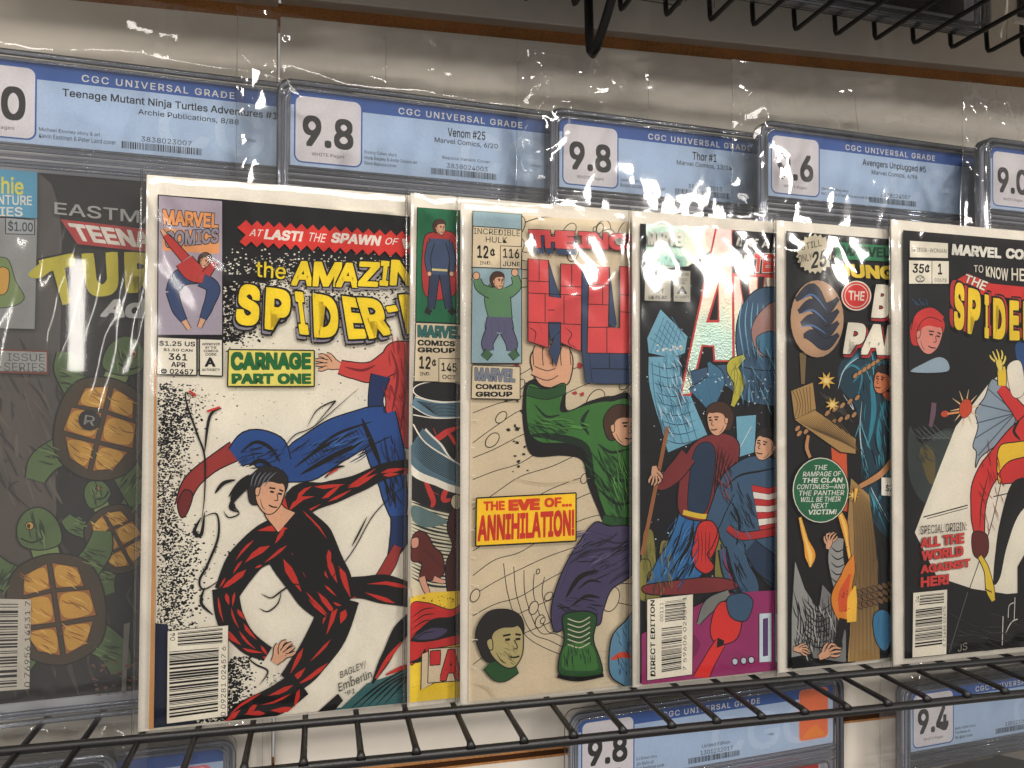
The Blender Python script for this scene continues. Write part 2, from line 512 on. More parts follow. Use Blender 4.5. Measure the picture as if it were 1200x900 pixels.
def shelf_upper():
    s = thing('wire_shelf', 'black wire shelf overhead with bent up wire ends and a hanging hook', 'shelf', (.3, 0, .41), 'black wire shelves')
    def seg(name, path, r, n=12):
        vs = []; fs = []; tube(vs, fs, path, r, n); link_mesh(name, vs, fs, [M_WIRE], None, s, True)
    Y, Z0 = .030, .3925
    k = 0
    for k in range(-5, 34):
        x = .2265 + .0293*k; zz = Z0 + .012*(x-.2265)
        seg('cross_wire', [(x-.0004, Y+.0005, zz+.028), (x-.0004, Y+.0003, zz+.012), (x, Y, zz+.003), (x, Y-.0012, zz+.0006), (x, Y-.004, zz), (x, Y-.03, zz+.0005), (x, -.13, zz+.001)], .0015, 10)
    seg('front_rail', [(x, -.131, Z0+.0015+.012*(x-.2265)) for x in (-.1, .3, .7, 1.2)], .0027)
    # the hook bracket: a bent rod that drops below the shelf
    seg('hook', [(.2362, .034, .43), (.2366, .033, .40), (.2369, .032, .378), (.2372, .031, .3675), (.2378, .0285, .3645), (.2385, .024, .3665), (.240, .012, .3785), (.2425, .002, .395), (.244, -.003, .415), (.244, -.004, .43)], .0027)
shelf_upper()

# ------------------------------------------------------------------ graded cases
SW, SH, ST = .203, .330, .010
BL_LIGHT = ink(178, 198, 224, .55); BL_BAND = ink(56, 92, 160, .5); BL_TXT = ink(28, 30, 36); GREYP = ink(224, 218, 220, .6)
def rrect(u0, u1, v0, v1, r, k=5):
    pts = []
    for cx_, cy_, a0 in ((u1-r, v0+r, -90), (u1-r, v1-r, 0), (u0+r, v1-r, 90), (u0+r, v0+r, 180)):
        for j in range(k+1):
            a = math.radians(a0+90*j/k); pts.append((cx_+r*math.cos(a), cy_+r*math.sin(a)))
    return pts
def slab(label, px, py, y, yaw, grade, title='', pub='', credits=(), code='', extra=None, comic=None, anchor='l',
         lead=None, group='graded comics standing behind the bagged comics', bagseed=1, bag=True, band=None, fixed=None, covercol=(60, 58, 60), tstart=None, note=''):
    d = fw + rt*((px-600)/F) - up*((py-450)/F)
    q = CAM + d*((y-CAM.y)/d.y) if fixed is None else Vector(fixed)
    O = Vector((q.x, q.y, q.z-SH)) if fixed is None else q
    pl = Plane(O, yaw, 0)
    if anchor == 'r': pl.O = O - pl.U*SW
    root = thing('graded_comic', label, 'graded comic', pl.at(SW/2, 0, -ST/2), group)
    # outer shell with rounded corners
    pts = rrect(0, SW, 0, SH, .007); m = len(pts)
    vs = [pl.at(u, v, 0) for u, v in pts] + [pl.at(u, v, -ST) for u, v in pts]
    fs = [tuple(range(m)), tuple(range(2*m-1, m-1, -1))] + [(k, m+k, m+(k+1) % m, (k+1) % m) for k in range(m)]
    case = link_mesh('clear_case', vs, fs, [M_CASE], None, root)
    bv = case.modifiers.new('b', 'BEVEL'); bv.width = .0012; bv.segments = 3; bv.limit_method = 'ANGLE'
    # moulded ridges
    vs, fs = [], []
    for ins, r, n in ((.0014, .0012, -.0016), (.0045, .0009, -.0020), (.0030, .0010, -.0075)):
        tube(vs, fs, [pl.at(u, v, n) for u, v in rrect(ins, SW-ins, ins, SH-ins, .007)], r, 8, True)
    for dv, r in ((.0462, .0006), (.0485, .0011), (.0520, .0007), (.0548, .0010)):
        tube(vs, fs, [pl.at(.006, SH-dv, -.002), pl.at(SW/2, SH-dv, -.002), pl.at(SW-.006, SH-dv, -.002)], r, 8)
    tube(vs, fs, [pl.at(u, v, -.003) for u, v in rrect(.0105, SW-.0105, .006, SH-.0565, .004)], .0009, 8, True)
    link_mesh('case_ridge', vs, fs, [M_RIM], None, case, True)
    link_mesh('inner_sleeve', [pl.at(u, v, -.0070) for u, v in rrect(.0022, SW-.0022, .0022, SH-.0022, .006)], [tuple(range(24))], [M_SLEEVE], None, case)
    # label card
    sh = Sheet(pl, -.0034); sh.part('label_card'); sh.px = .00055
    T = SH-.0047; B = SH-.0450; U0, U1 = .0070, .196
    sh.fill([(U0, B), (U1, B), (U1, T), (U0, T)], BL_LIGHT)
    # a paler watermark printed as large faint letters' block
    sh.fill([(U0, T-.008), (U1, T-.008), (U1, T), (U0, T)], band or BL_BAND)
    sh.part('grade_box')
    sh.fill(rrect(.0088, .0448, T-.0386, T-.0022, .0042), BL_BAND)
    sh.fill(rrect(.0096, .0440, T-.0378, T-.0030, .0036), GREYP)
    sh.part('label_lettering')
    sh.text_uv(ink(190, 208, 230, .55), 'CGC', (.100, T-.012), (.180, T-.012), (.180, T-.037), (.100, T-.037), bold=.02)
    def tx(s, u0, u1, top, bot, mat=BL_TXT, bold=.0, space=1.0):
        sh.text_uv(mat, s, (u0, T-top), (u1, T-top), (u1, T-bot), (u0, T-bot), bold=bold, space=space)
    if grade:
        g0 = .0132 if len(grade) == 3 else .010
        tx(grade, g0, .0400, .0128, .0296, ink(40, 38, 38), .035)
        tx('WHITE Pages', .0180, .0352, .0325, .0347, BL_TXT, .0)
    sh.part('header_lettering')
    tx('CGC UNIVERSAL GRADE', .0645, .1370, .0030, .0066, WHITE, .012, 1.18)
    sh.part('label_lettering')
    if title:
        wt = len(title)*.00245; u0 = (.1035-wt/2) if tstart is None else tstart
        tx(title, u0, u0+wt, .0110, .0160, BL_TXT, .018)
    if pub:
        wt = len(pub)*.00195; u0 = (.1035-wt/2) if tstart is None else tstart+.0345
        tx(pub, u0, u0+wt, .0172, .0206, BL_TXT, .008)
    for k, s in enumerate(credits):
        k2 = k-len(credits)
        tx(s, .0460, .0460+len(s)*.00104, .0376+k2*.0030, .0399+k2*.0030, ink(40, 44, 54))
    if note:
        wt = len(note)*.0014; tx(note, .1035-wt/2, .1035+wt/2, .0272, .0294, ink(40, 44, 54))
    if code:
        tx(code, .0920, .1160, .0312, .0338, ink(40, 44, 54))
        R = random.Random(len(label)); u = .0830
        sh.up()
        while u < .121:
            w = R.choice((.0003, .0003, .0006)); sh.emit([(u, T-.0382), (u+w, T-.0382), (u+w, T-.0346), (u, T-.0346)], [(0, 1, 2, 3)], BL_TXT, False); u += w+R.choice((.0003, .0005))
    if extra: extra(sh, T)
    sh.build(root, {'grade_box': 'label_card', 'label_lettering': 'label_card', 'header_lettering': 'label_card'})
    # the comic sealed inside
    cs = Sheet(pl, -.0056); cs.part('comic_cover'); cs.px = .00047
    cs.fill([(.0172, .0105), (.1858, .0105), (.1858, SH-.0585), (.0172, SH-.0585)], ink(*covercol))
    cs.clip = (.0172, .1858, .0105, SH-.0585)
    if comic: comic(cs)
    cs.build(root, {k: 'comic_cover' for k in cs.parts if k != 'comic_cover'})
    if bag:
        sd = bagseed
        def hh(u, v, s, t):
            du = max(-u, u-SW, 0); dv = max(v-SH, 0); dd = max(0, math.hypot(du, dv) + .007*noise.noise(Vector((u*22, v*26, sd*2.7))) - .001)
            k = min(dd/.016, 1); k = k*k*(3-2*k)
            # crumpled patches gather at the corners of the case and here and there along the flap
            pin = math.exp(-((u+.004)**2+(v-SH-.008)**2)/.0006) + math.exp(-((u-SW)**2+(v-SH-.004)**2)/.0006) + .8*math.exp(-(u+.010)**2/.00008)
            patch = max(0, noise.noise(Vector((u*16+sd*3.3, v*16, sd*1.9))))*1.5
            m = min(pin + patch*(.25+.75*k), 1.4)
            big = wrinkle(u, v, sd, .0007+.0009*k, .5, 15)
            small = wrinkle(u, v, sd+.5, (.00045+.0022*m), .9, 46)
            fold = .00042*noise.noise(Vector((u*55+v*18, v*9, sd))) + .00036*noise.noise(Vector((u*120-v*30, v*14, sd+3)))
            return -.0045*k + big*(.35+.65*k) + small*(.30+.7*min(m+k*.3, 1)) + fold + .0009
        bag_sheet('bag', pl, -.0200, SW+.014, -.002, SH+.034, .0016, M_SBAG, root, hh, 150, 230, sd)
        # rolled edge of the film
        vs, fs = [], []
        for uu in (-.0200, SW+.014):
            vs, fs = [], []
            tube(vs, fs, [pl.at(uu, v, .0016+hh(uu, v, 0, 0)) for v in [(-.002)+(SH+.036)*i/60 for i in range(61)]], .0002, 6)
            link_mesh('bag_seam', vs, fs, [M_SBAG], None, root, True)
    return root, pl

def cover_dark(c):
    def f(cs):
        cs.part('artwork')
        cs.fill([(.03, .02), (.17, .03), (.15, .2), (.04, .18)], ink(*c))
    return f
G_GREEN = ink(88, 112, 66); G_GREEN2 = ink(122, 142, 86); G_OR = ink(212, 160, 66); G_OR2 = ink(164, 104, 46); G_DK = ink(30, 28, 28); G_MAR = ink(140, 68, 58); G_BLU = ink(112, 128, 152); G_D2 = ink(44, 58, 38)
def adventures(cs):
    cs.part('artwork')
    # dim painted ground of browns and greys, its left lightened for glare haze
    cs.poly(ink(88, 83, 80), [(-60, 200), (60, 215), (70, 420), (60, 560), (-60, 560)], True)
    cs.poly(ink(92, 82, 76), [(-60, 440), (40, 450), (66, 600), (30, 700), (-60, 700)], True)
    R = random.Random(3)
    for k in range(40):
        x, y = R.uniform(-20, 160), R.uniform(400, 820)
        cs.line(ink(*R.choice(((70, 64, 60), (92, 84, 76), (52, 46, 44)))), [(x, y), (x+R.uniform(-14, 14), y+R.uniform(8, 30)), (x+R.uniform(-20, 20), y+R.uniform(30, 60))], R.uniform(2, 5), taper=True)
    cs.hatch([ink(92, 86, 80), ink(60, 56, 54), ink(104, 96, 86)], 30, 500, 60, 90, 1.2, 60, 40, 3, 5)
    cs.hatch([ink(86, 70, 60), ink(40, 38, 38), ink(66, 58, 54)], 40, 740, 100, 70, 1.4, 60, 26, 2.4, 6)
    def tortoise(sc, ox, oy, fl, rot):
        c, d = math.cos(rot), math.sin(rot)
        T = lambda pts: [(ox+sc*(fl*x*c-y*d), oy+sc*(fl*x*d+y*c)) for x, y in pts]
        # shell seen from below with its plates, four stout limbs and a plain blunt head
        cs.band(G_GREEN, T([(-.6, -.5), (-1.0, -.9), (-1.15, -1.3)]), [sc*.5, sc*.44, sc*.3], 1.2); cs.band(G_GREEN, T([(.6, -.5), (1.05, -.8), (1.3, -1.2)]), [sc*.5, sc*.44, sc*.3], 1.2)
        cs.band(G_GREEN, T([(-.6, .7), (-1.0, 1.1), (-1.1, 1.55)]), [sc*.55, sc*.5, sc*.34], 1.2); cs.band(G_GREEN, T([(.6, .7), (1.0, 1.15), (1.2, 1.5)]), [sc*.55, sc*.5, sc*.34], 1.2)
        cs.band(G_GREEN2, T([(0, -.7), (.05, -1.1), (.1, -1.35)]), [sc*.4, sc*.42, sc*.4], 1.2)
        cs.poly(G_GREEN, T([(-.3, -1.2), (-.28, -1.65), (.0, -1.95), (.35, -1.9), (.55, -1.6), (.5, -1.25), (.1, -1.1)]), True, 1, 1.3)
        cs.line(BLACK, T([(.02, -1.35), (.28, -1.28), (.5, -1.4)]), 1.6); cs.ellipse(G_OR, *T([(.28, -1.62)])[0], sc*.08, sc*.08, 0, .9); cs.ellipse(BLACK, *T([(.3, -1.62)])[0], sc*.035, sc*.045)
        cs.poly(ink(70, 58, 40), T([(0, -1.0), (.75, -.75), (1.0, 0), (.8, .9), (0, 1.25), (-.8, .9), (-1.0, 0), (-.75, -.75)]), True, 1, 1.6)
        for q in ([(-.05, -.82), (-.05, -.3), (-.62, -.25), (-.55, -.66)], [(.05, -.82), (.05, -.3), (.62, -.25), (.55, -.66)], [(-.05, -.22), (-.05, .38), (-.78, .36), (-.72, -.18)], [(.05, -.22), (.05, .38), (.78, .36), (.72, -.18)], [(-.05, .46), (-.05, 1.05), (-.5, .9), (-.7, .46)], [(.05, .46), (.05, 1.05), (.5, .9), (.7, .46)]):
            cs.poly(G_OR2, T(q), False, 1, 1.1); mx = sum(x for x, y in q)/4; my = sum(y for x, y in q)/4
            cs.poly(G_OR, T([(mx+(x-mx)*.74, my+(y-my)*.74) for x, y in q]), True)
            a, b = T([(mx, my)])[0]; cs.hatch([ink(150, 92, 40), ink(230, 188, 98)], a, b, sc*.24, sc*.2, .5, 7, sc*.3, 1.1, int(a))
        for x, y in ((-.9, -.8), (.95, -.7), (-.9, 1.05), (.95, 1.05), (.1, -1.5)):
            a, b = T([(x, y)])[0]; cs.hatch([G_D2, G_GREEN2, G_D2], a, b, sc*.2, sc*.3, 1.2+x, 12, sc*.3, 1.4, int(b))
    tortoise(36, 136, 628, 1, -.5); tortoise(54, 120, 496, 1, .25); tortoise(58, 66, 706, -1, -.15)
    cs.ellipse(G_DK, 106, 492, 13, 12, .3); cs.text(ink(150, 148, 144), 'R', (101, 486), (113, 488), (111, 499), (99, 497))
    cs.poly(ink(128, 122, 114), [(146, 730), (153, 728), (148, 810), (143, 812)])
    R = random.Random(5)
    cs.dots(ink(120, 84, 66), lambda r: (r.uniform(110, 160), r.uniform(770, 815)), 30, 1, 3)
    cs.part('series_box')
    cs.rect(ink(92, 158, 190), (-40, 196), (45, 203), (45, 257), (-40, 252))
    cs.text(ink(226, 214, 90), 'Archie', (-30, 205), (29, 210), (29, 230), (-30, 226), .02)
    cs.text(WHITE, 'ADVENTURE', (-36, 228), (39, 231), (39, 242), (-36, 240), .02)
    cs.text(WHITE, 'SERIES', (-30, 243), (28, 244), (28, 255), (-30, 254), .02)
    cs.rect(ink(150, 150, 150), (-40, 255), (45, 258), (42, 386), (-40, 384))
    cs.rect(ink(160, 164, 166), (8, 256), (42, 259), (42, 276), (8, 275), .8)
    cs.text(ink(60, 62, 64), '$1.00', (11, 259), (40, 261), (40, 274), (11, 273), .02)
    cs.poly(G_GREEN2, [(-10, 310), (10, 304), (20, 330), (30, 350), (14, 360), (-10, 356)], True, 1, .8)
    cs.poly(G_OR, [(0, 316), (12, 318), (10, 342), (-2, 344)], True, 1, .8)
    cs.part('title_lettering')
    cs.text(ink(170, 168, 166), 'EASTMAN', (65, 238), (205, 252), (205, 267), (65, 252), .012)
    cs.poly(ink(178, 60, 58), [(72, 258), (210, 274), (210, 300), (92, 287)])
    cs.text(WHITE, 'TEENAGE', (80, 262), (212, 277), (215, 297), (92, 283), .05)
    YG = ink(196, 184, 60)
    for s, a in (('T', [(46, 306), (88, 297), (92, 352), (66, 362)]), ('U', [(96, 298), (139, 296), (140, 346), (104, 350)]), ('R', [(146, 296), (186, 298), (188, 344), (148, 344)]), ('TLES', [(190, 298), (330, 308), (330, 346), (192, 346)])):
        cs.text(YG, s, *a, bold=.075, outline=(G_DK, .03))
    cs.poly(YG, [(38, 318), (58, 304), (66, 312), (50, 326), (36, 325)], True)
    cs.text(ink(190, 188, 186), 'Ad', (124, 352), (172, 350), (168, 374), (118, 372), .05)
    cs.part('issue_box')
    cs.rect(ink(120, 62, 52), (-40, 408), (58, 411), (58, 439), (-40, 436))
    cs.rect(ink(160, 160, 156), (-40, 410), (56, 413), (56, 436), (-40, 434))
    cs.text(ink(88, 92, 98), 'FIRST ISSUE', (-38, 413), (54, 415), (54, 424), (-38, 422), .0)
    cs.text(ink(88, 92, 98), 'MINI-SERIES', (-38, 424), (54, 426), (54, 436), (-38, 434), .0)
    cs.part('barcode')
    cs.rect(ink(206, 198, 184), (-50, 700), (38, 701), (36, 805), (-50, 812))
    cs.barcode((-40, 706), (30, 706), (28, 803), (-40, 808), 4, 26, None, .0, .9)
    cs.text(BLACK, '0 76956 14531 7', (30, 803), (31, 703), (37, 703), (37, 803))
    
slab('hazy graded comic with green and orange painted cover at the left end', 0, 0, .0155, .085, '9.0', 'Teenage Mutant Ninja Turtles Adventures #1', 'Archie Publications, 8/88',
     ('Michael Dooney story & art', 'Kevin Eastman & Peter Laird cover'), '3838023007', comic=adventures, bagseed=2, tstart=.0560, fixed=(-.0985, .0155, .0012), covercol=(40, 38, 38))
slab('graded comic labelled 9.8 behind the comic with yellow title lettering on black', 325, 89, .0180, .085, '9.8', 'Venom #25', 'Marvel Comics, 6/20',
     ('Donny Cates story', 'Mark Bagley & Andy Owens art', 'Dave Rapoza cover'), '3838024003', note='Rapoza Variant Cover', bagseed=5, comic=cover_dark((90, 30, 30)))
slab('graded comic labelled 9.8 behind the tan comic with brick lettering', 645, 124, .0220, .085, '9.8', 'Thor #1', 'Marvel Comics, 12/14',
     ('Jason Aaron story', 'Russell Dauterman cover & art'), '3838023015', bagseed=9, comic=cover_dark((70, 90, 120)))
slab('graded comic with a blue label graded 9.6 behind the dark comics', 893, 139, .0135, .085, '9.6', 'Avengers Unplugged #5', 'Marvel Comics, 6/96',
     ('Glenn Herdling story', 'M.C. Wyman & Sandu Florea cover & art'), '3838024007', bagseed=14, comic=cover_dark((110, 80, 40)))
slab('graded comic labelled 9.0, cut off at the right end of the row', 1156, 159, .0060, .085, '9.0', '', '', (), '', bagseed=21, comic=cover_dark((60, 60, 90)))

# lower shelf, seen through the wires
LG = 'graded comics on the shelf below'
def sticker_orange(sh, T):
    sh.part('orange_sticker')
    O1 = ink(232, 120, 74); 
    sh.fill(rrect(.168, .192, T-.036, T-.002, .003), ink(238, 150, 110)); sh.fill(rrect(.1686, .1914, T-.0354, T-.0026, .003), O1)
    sh.fill([(.170, T-.020), (.190, T-.020), (.190, T-.0185), (.170, T-.0185)], ink(240, 180, 150))
    sh.fill([(.170, T-.0345), (.190, T-.0345), (.182, T-.026), (.176, T-.029)], ink(236, 140, 60))
def sticker_pink(sh, T):
    sh.part('pink_sticker')
    sh.fill(rrect(.150, .190, T-.026, T-.0090, .004), ink(232, 120, 130))
    for k in range(9): sh.fill([(.152+k*.004, T-.025), (.154+k*.004, T-.025), (.154+k*.004, T-.010), (.152+k*.004, T-.010)], ink(240, 176, 170))
    sh.fill([(.170, T-.020), (.176, T-.022), (.182, T-.018), (.178, T-.012), (.172, T-.013)], ink(110, 50, 80))
def red_cover(cs):
    cs.part('artwork'); cs.fill([(.11, .05), (.1858, .05), (.1858, .28), (.11, .28)], ink(186, 44, 40))
def grey_cover(cs):
    cs.part('artwork')
    cs.poly(ink(40, 40, 36), [(1085, 905), (1135, 888), (1170, 884), (1240, 900), (1240, 960), (1085, 960)])
    cs.part('title_lettering')
    cs.text(ink(60, 56, 48), 'ANNIHILATION·', (1081, 890), (1166, 873), (1166, 887), (1081, 901), .02, outline=(ink(150, 140, 110), .03))
    cs.text(ink(70, 62, 50), 'CONQUEST', (1168, 873), (1280, 850), (1280, 866), (1168, 886), .02, outline=(ink(150, 140, 110), .03))
slab('graded comic with orange sticker on its label, below the wire shelf', 668, 838, .040, .10, '9.8', '', '', ('CJ Brown story', 'Jim Muhn art', 'Nick Bradshaw cover'), '1301232017', extra=sticker_orange, comic=red_cover, group=LG, bagseed=31, note='Limited Edition', covercol=(70, 66, 64), bag=False)
slab('graded comic graded 9.4 with grey cover, below the shelf at right', 1062, 806, .040, .09, '9.4', '', '', ('Keith Giffen story', 'Tom Raney art', 'Nic Klein cover'), '1301232016', comic=grey_cover, group=LG, bagseed=33, covercol=(128, 122, 114))
slab('graded comic with pink sticker on its blue label, below the shelf', 277, 866, .058, .06, '', '', '', (), '', extra=sticker_pink, anchor='r', group=LG, bagseed=36, covercol=(60, 60, 66))
slab('clear cased comic at the far left below the shelf', 138, 882, .040, .06, '', '', '', (), '', anchor='r', group=LG, bagseed=39, covercol=(24, 24, 28), band=ink(30, 30, 34))

# upper shelf, only undersides and lower edges in view
UG = 'cased comics standing on the shelf above'
slab('bagged clear case on the overhead shelf beside the hook', 0, 0, 0, .05, '', '', '', (), '', fixed=(.095, .008, .3985), group=UG, bagseed=44, covercol=(90, 84, 78))
slab('clear case with a dark cover on the overhead shelf', 0, 0, 0, .04, '', '', '', (), '', fixed=(.305, .006, .4010), group=UG, bagseed=47, covercol=(24, 22, 24))

def overhead_board(label, x, y, yaw, bottom, cc, w=.1715):
    pl = Plane((x, y, bottom), yaw, .01)
    root = thing('bagged_comic', label, 'comic book', (x, y, bottom), UG)
    def slabmesh(name, u0, u1, v0, v1, n0, n1, mat):
        vs, fs = [], []
        a = [(u0, v0), (u1, v0), (u1, v1), (u0, v1)]
        vs = [pl.at(u, v, n1) for u, v in a]+[pl.at(u, v, n0) for u, v in a]
        fs = [(0, 1, 2, 3), (7, 6, 5, 4)] + [(k, k+4, (k+1) % 4+4, (k+1) % 4) for k in range(4)]
        return link_mesh(name, vs, fs, [mat], None, root)
    slabmesh('backing_board', 0, w, 0, .267, 0, .0012, M_BOARD)
    slabmesh('cover', .002, w-.001, .004, .262, .0013, .0030, ink(*cc))
    bag_sheet('bag', pl, -.002, w+.006, -.001, .27, .0045, M_BAG, root, lambda u, v, s_, t: wrinkle(u, v, 51, .0003, .5, 26), 30, 40, 3)
overhead_board('bagged comic with white backing board overhead, dark cover with a red patch', .5160, .006, .05, .4045, (40, 30, 32))
overhead_board('bagged comic on the overhead shelf left of the hook, unseen and shading the wall', -.092, .004, .03, .3960, (60, 60, 70))  # this and the next stand out of view and shade the upper wall
overhead_board('unseen bagged comic on the overhead shelf, shading the wall above the hazy graded comic', -.275, .004, .03, .3940, (60, 60, 70))
for k in range(6):  # out-of-view front row, added mainly to cast shade on the wall
    overhead_board('unseen bagged comic added in the overhead front row to shade the wall', -.36+.182*k, -.072, .03, .3935+.0022*k, (60, 60, 70))
# ------------------------------------------------------------------ bagged comics on the shelf
def comic(label, bl, tl, y, x0px, art, nest, name='bagged_comic', seed=1, cw=.1683, cover_tl=None, cover_bl=None, base=CREAM, bagk=1.0, bw=.1715):
    def cast(px, py, yy):
        d = fw + rt*((px-600)/F) - up*((py-450)/F); return CAM + d*((yy-CAM.y)/d.y)
    b, t = cast(*bl, y), cast(*tl, y)
    pl = Plane(b, .05, .012, -math.atan2(t.x-b.x, t.z-b.z))
    H = (t-b).length
    root = thing('bagged_comic', label, 'comic book', b, 'bagged comics in a row on the wire shelf')
    vs, fs = [], []
    pts = [(0, 0), (bw, 0), (bw, H), (0, H)]
    vs = [pl.at(u, v, .0008) for u, v in pts]+[pl.at(u, v, 0) for u, v in pts]
    fs = [(0, 1, 2, 3), (7, 6, 5, 4)] + [(k, k+4, (k+1) % 4+4, (k+1) % 4) for k in range(4)]
    link_mesh('backing_board', vs, fs, [M_BOARD], None, root)
    sh = Sheet(pl, .0020)
    ctl, cbl = sh.P([cover_tl])[0], sh.P([cover_bl])[0]
    # pages and cover: a thin block with its spine at the left
    u0, v0, v1 = min(ctl[0], cbl[0]), cbl[1], ctl[1]
    u1 = u0+cw
    vs = []; fs = []
    a = [(cbl[0], v0), (cbl[0]+cw, v0), (ctl[0]+cw, v1), (ctl[0], v1)]
    vs = [pl.at(u, v, .0020) for u, v in a]+[pl.at(u, v, .0009) for u, v in a]
    fs = [(0, 1, 2, 3), (7, 6, 5, 4)] + [(k, k+4, (k+1) % 4+4, (k+1) % 4) for k in range(4)]
    cov = link_mesh('cover', vs, fs, [base], None, root)
    sh.clip = (min(cbl[0], ctl[0])-.0005, u0+cw, v0, v1)
    art(sh)
    made = {}
    for nm, dd in sh.parts.items():
        if dd['f']: link_mesh(nm, dd['v'], dd['f'], dd['mats'], dd['m'], cov)
    zt = H
    def hh(u, v, s, t):
        top = max(0, (v-(zt-.085))/.085); bot = max(0, 1-v/.05); lf = max(0, 1-u/.02)
        k = .22 + 1.3*top**1.4 + .25*bot + .35*lf
        st = noise.noise(Vector((u*95+v*62, v*16-u*10, seed*2.1)))*.00020 + noise.noise(Vector((u*40-v*26, v*9, seed*1.3)))*.00028
        return bagk*(wrinkle(u, v, seed, .00075*k, .55, 26) + st*min(.5+2.0*top, 2.0)) + .0003 - .0026*max(0, (t-.965)/.035)**2 - .003*max(0, 1-s/.02)**2
    bag_sheet('bag', pl, -.0022, bw+.006, -.0012, H+.0022, .0046, M_BAG, root, hh, 90, 150, seed)
    vs, fs = [], []
    tube(vs, fs, [pl.at(-.0022, v, .0016) for v in [(-.0012)+(H+.0034)*i/20 for i in range(21)]], .0006, 6)
    link_mesh('bag_seam', vs, fs, [M_BAG], None, root, True)
    return root

NAVY = ink(18, 26, 52); DK = ink(20, 21, 24); BLUE = ink(34, 72, 136); BLUE2 = ink(24, 46, 92); GREEN = ink(20, 104, 60)
MAUVE = ink(164, 154, 168); ORANGE = ink(218, 150, 96); GREY = ink(140, 134, 146); PINKRED = ink(196, 64, 60); REDINK = ink(196, 46, 34)
TEAL = ink(52, 96, 98); SKIN = ink(212, 150, 130); PALE = ink(196, 208, 216); OLDP = ink(206, 190, 162)

SKIN2 = ink(214, 164, 132); HAIRB = ink(70, 44, 30); HAIRK = ink(34, 28, 28)
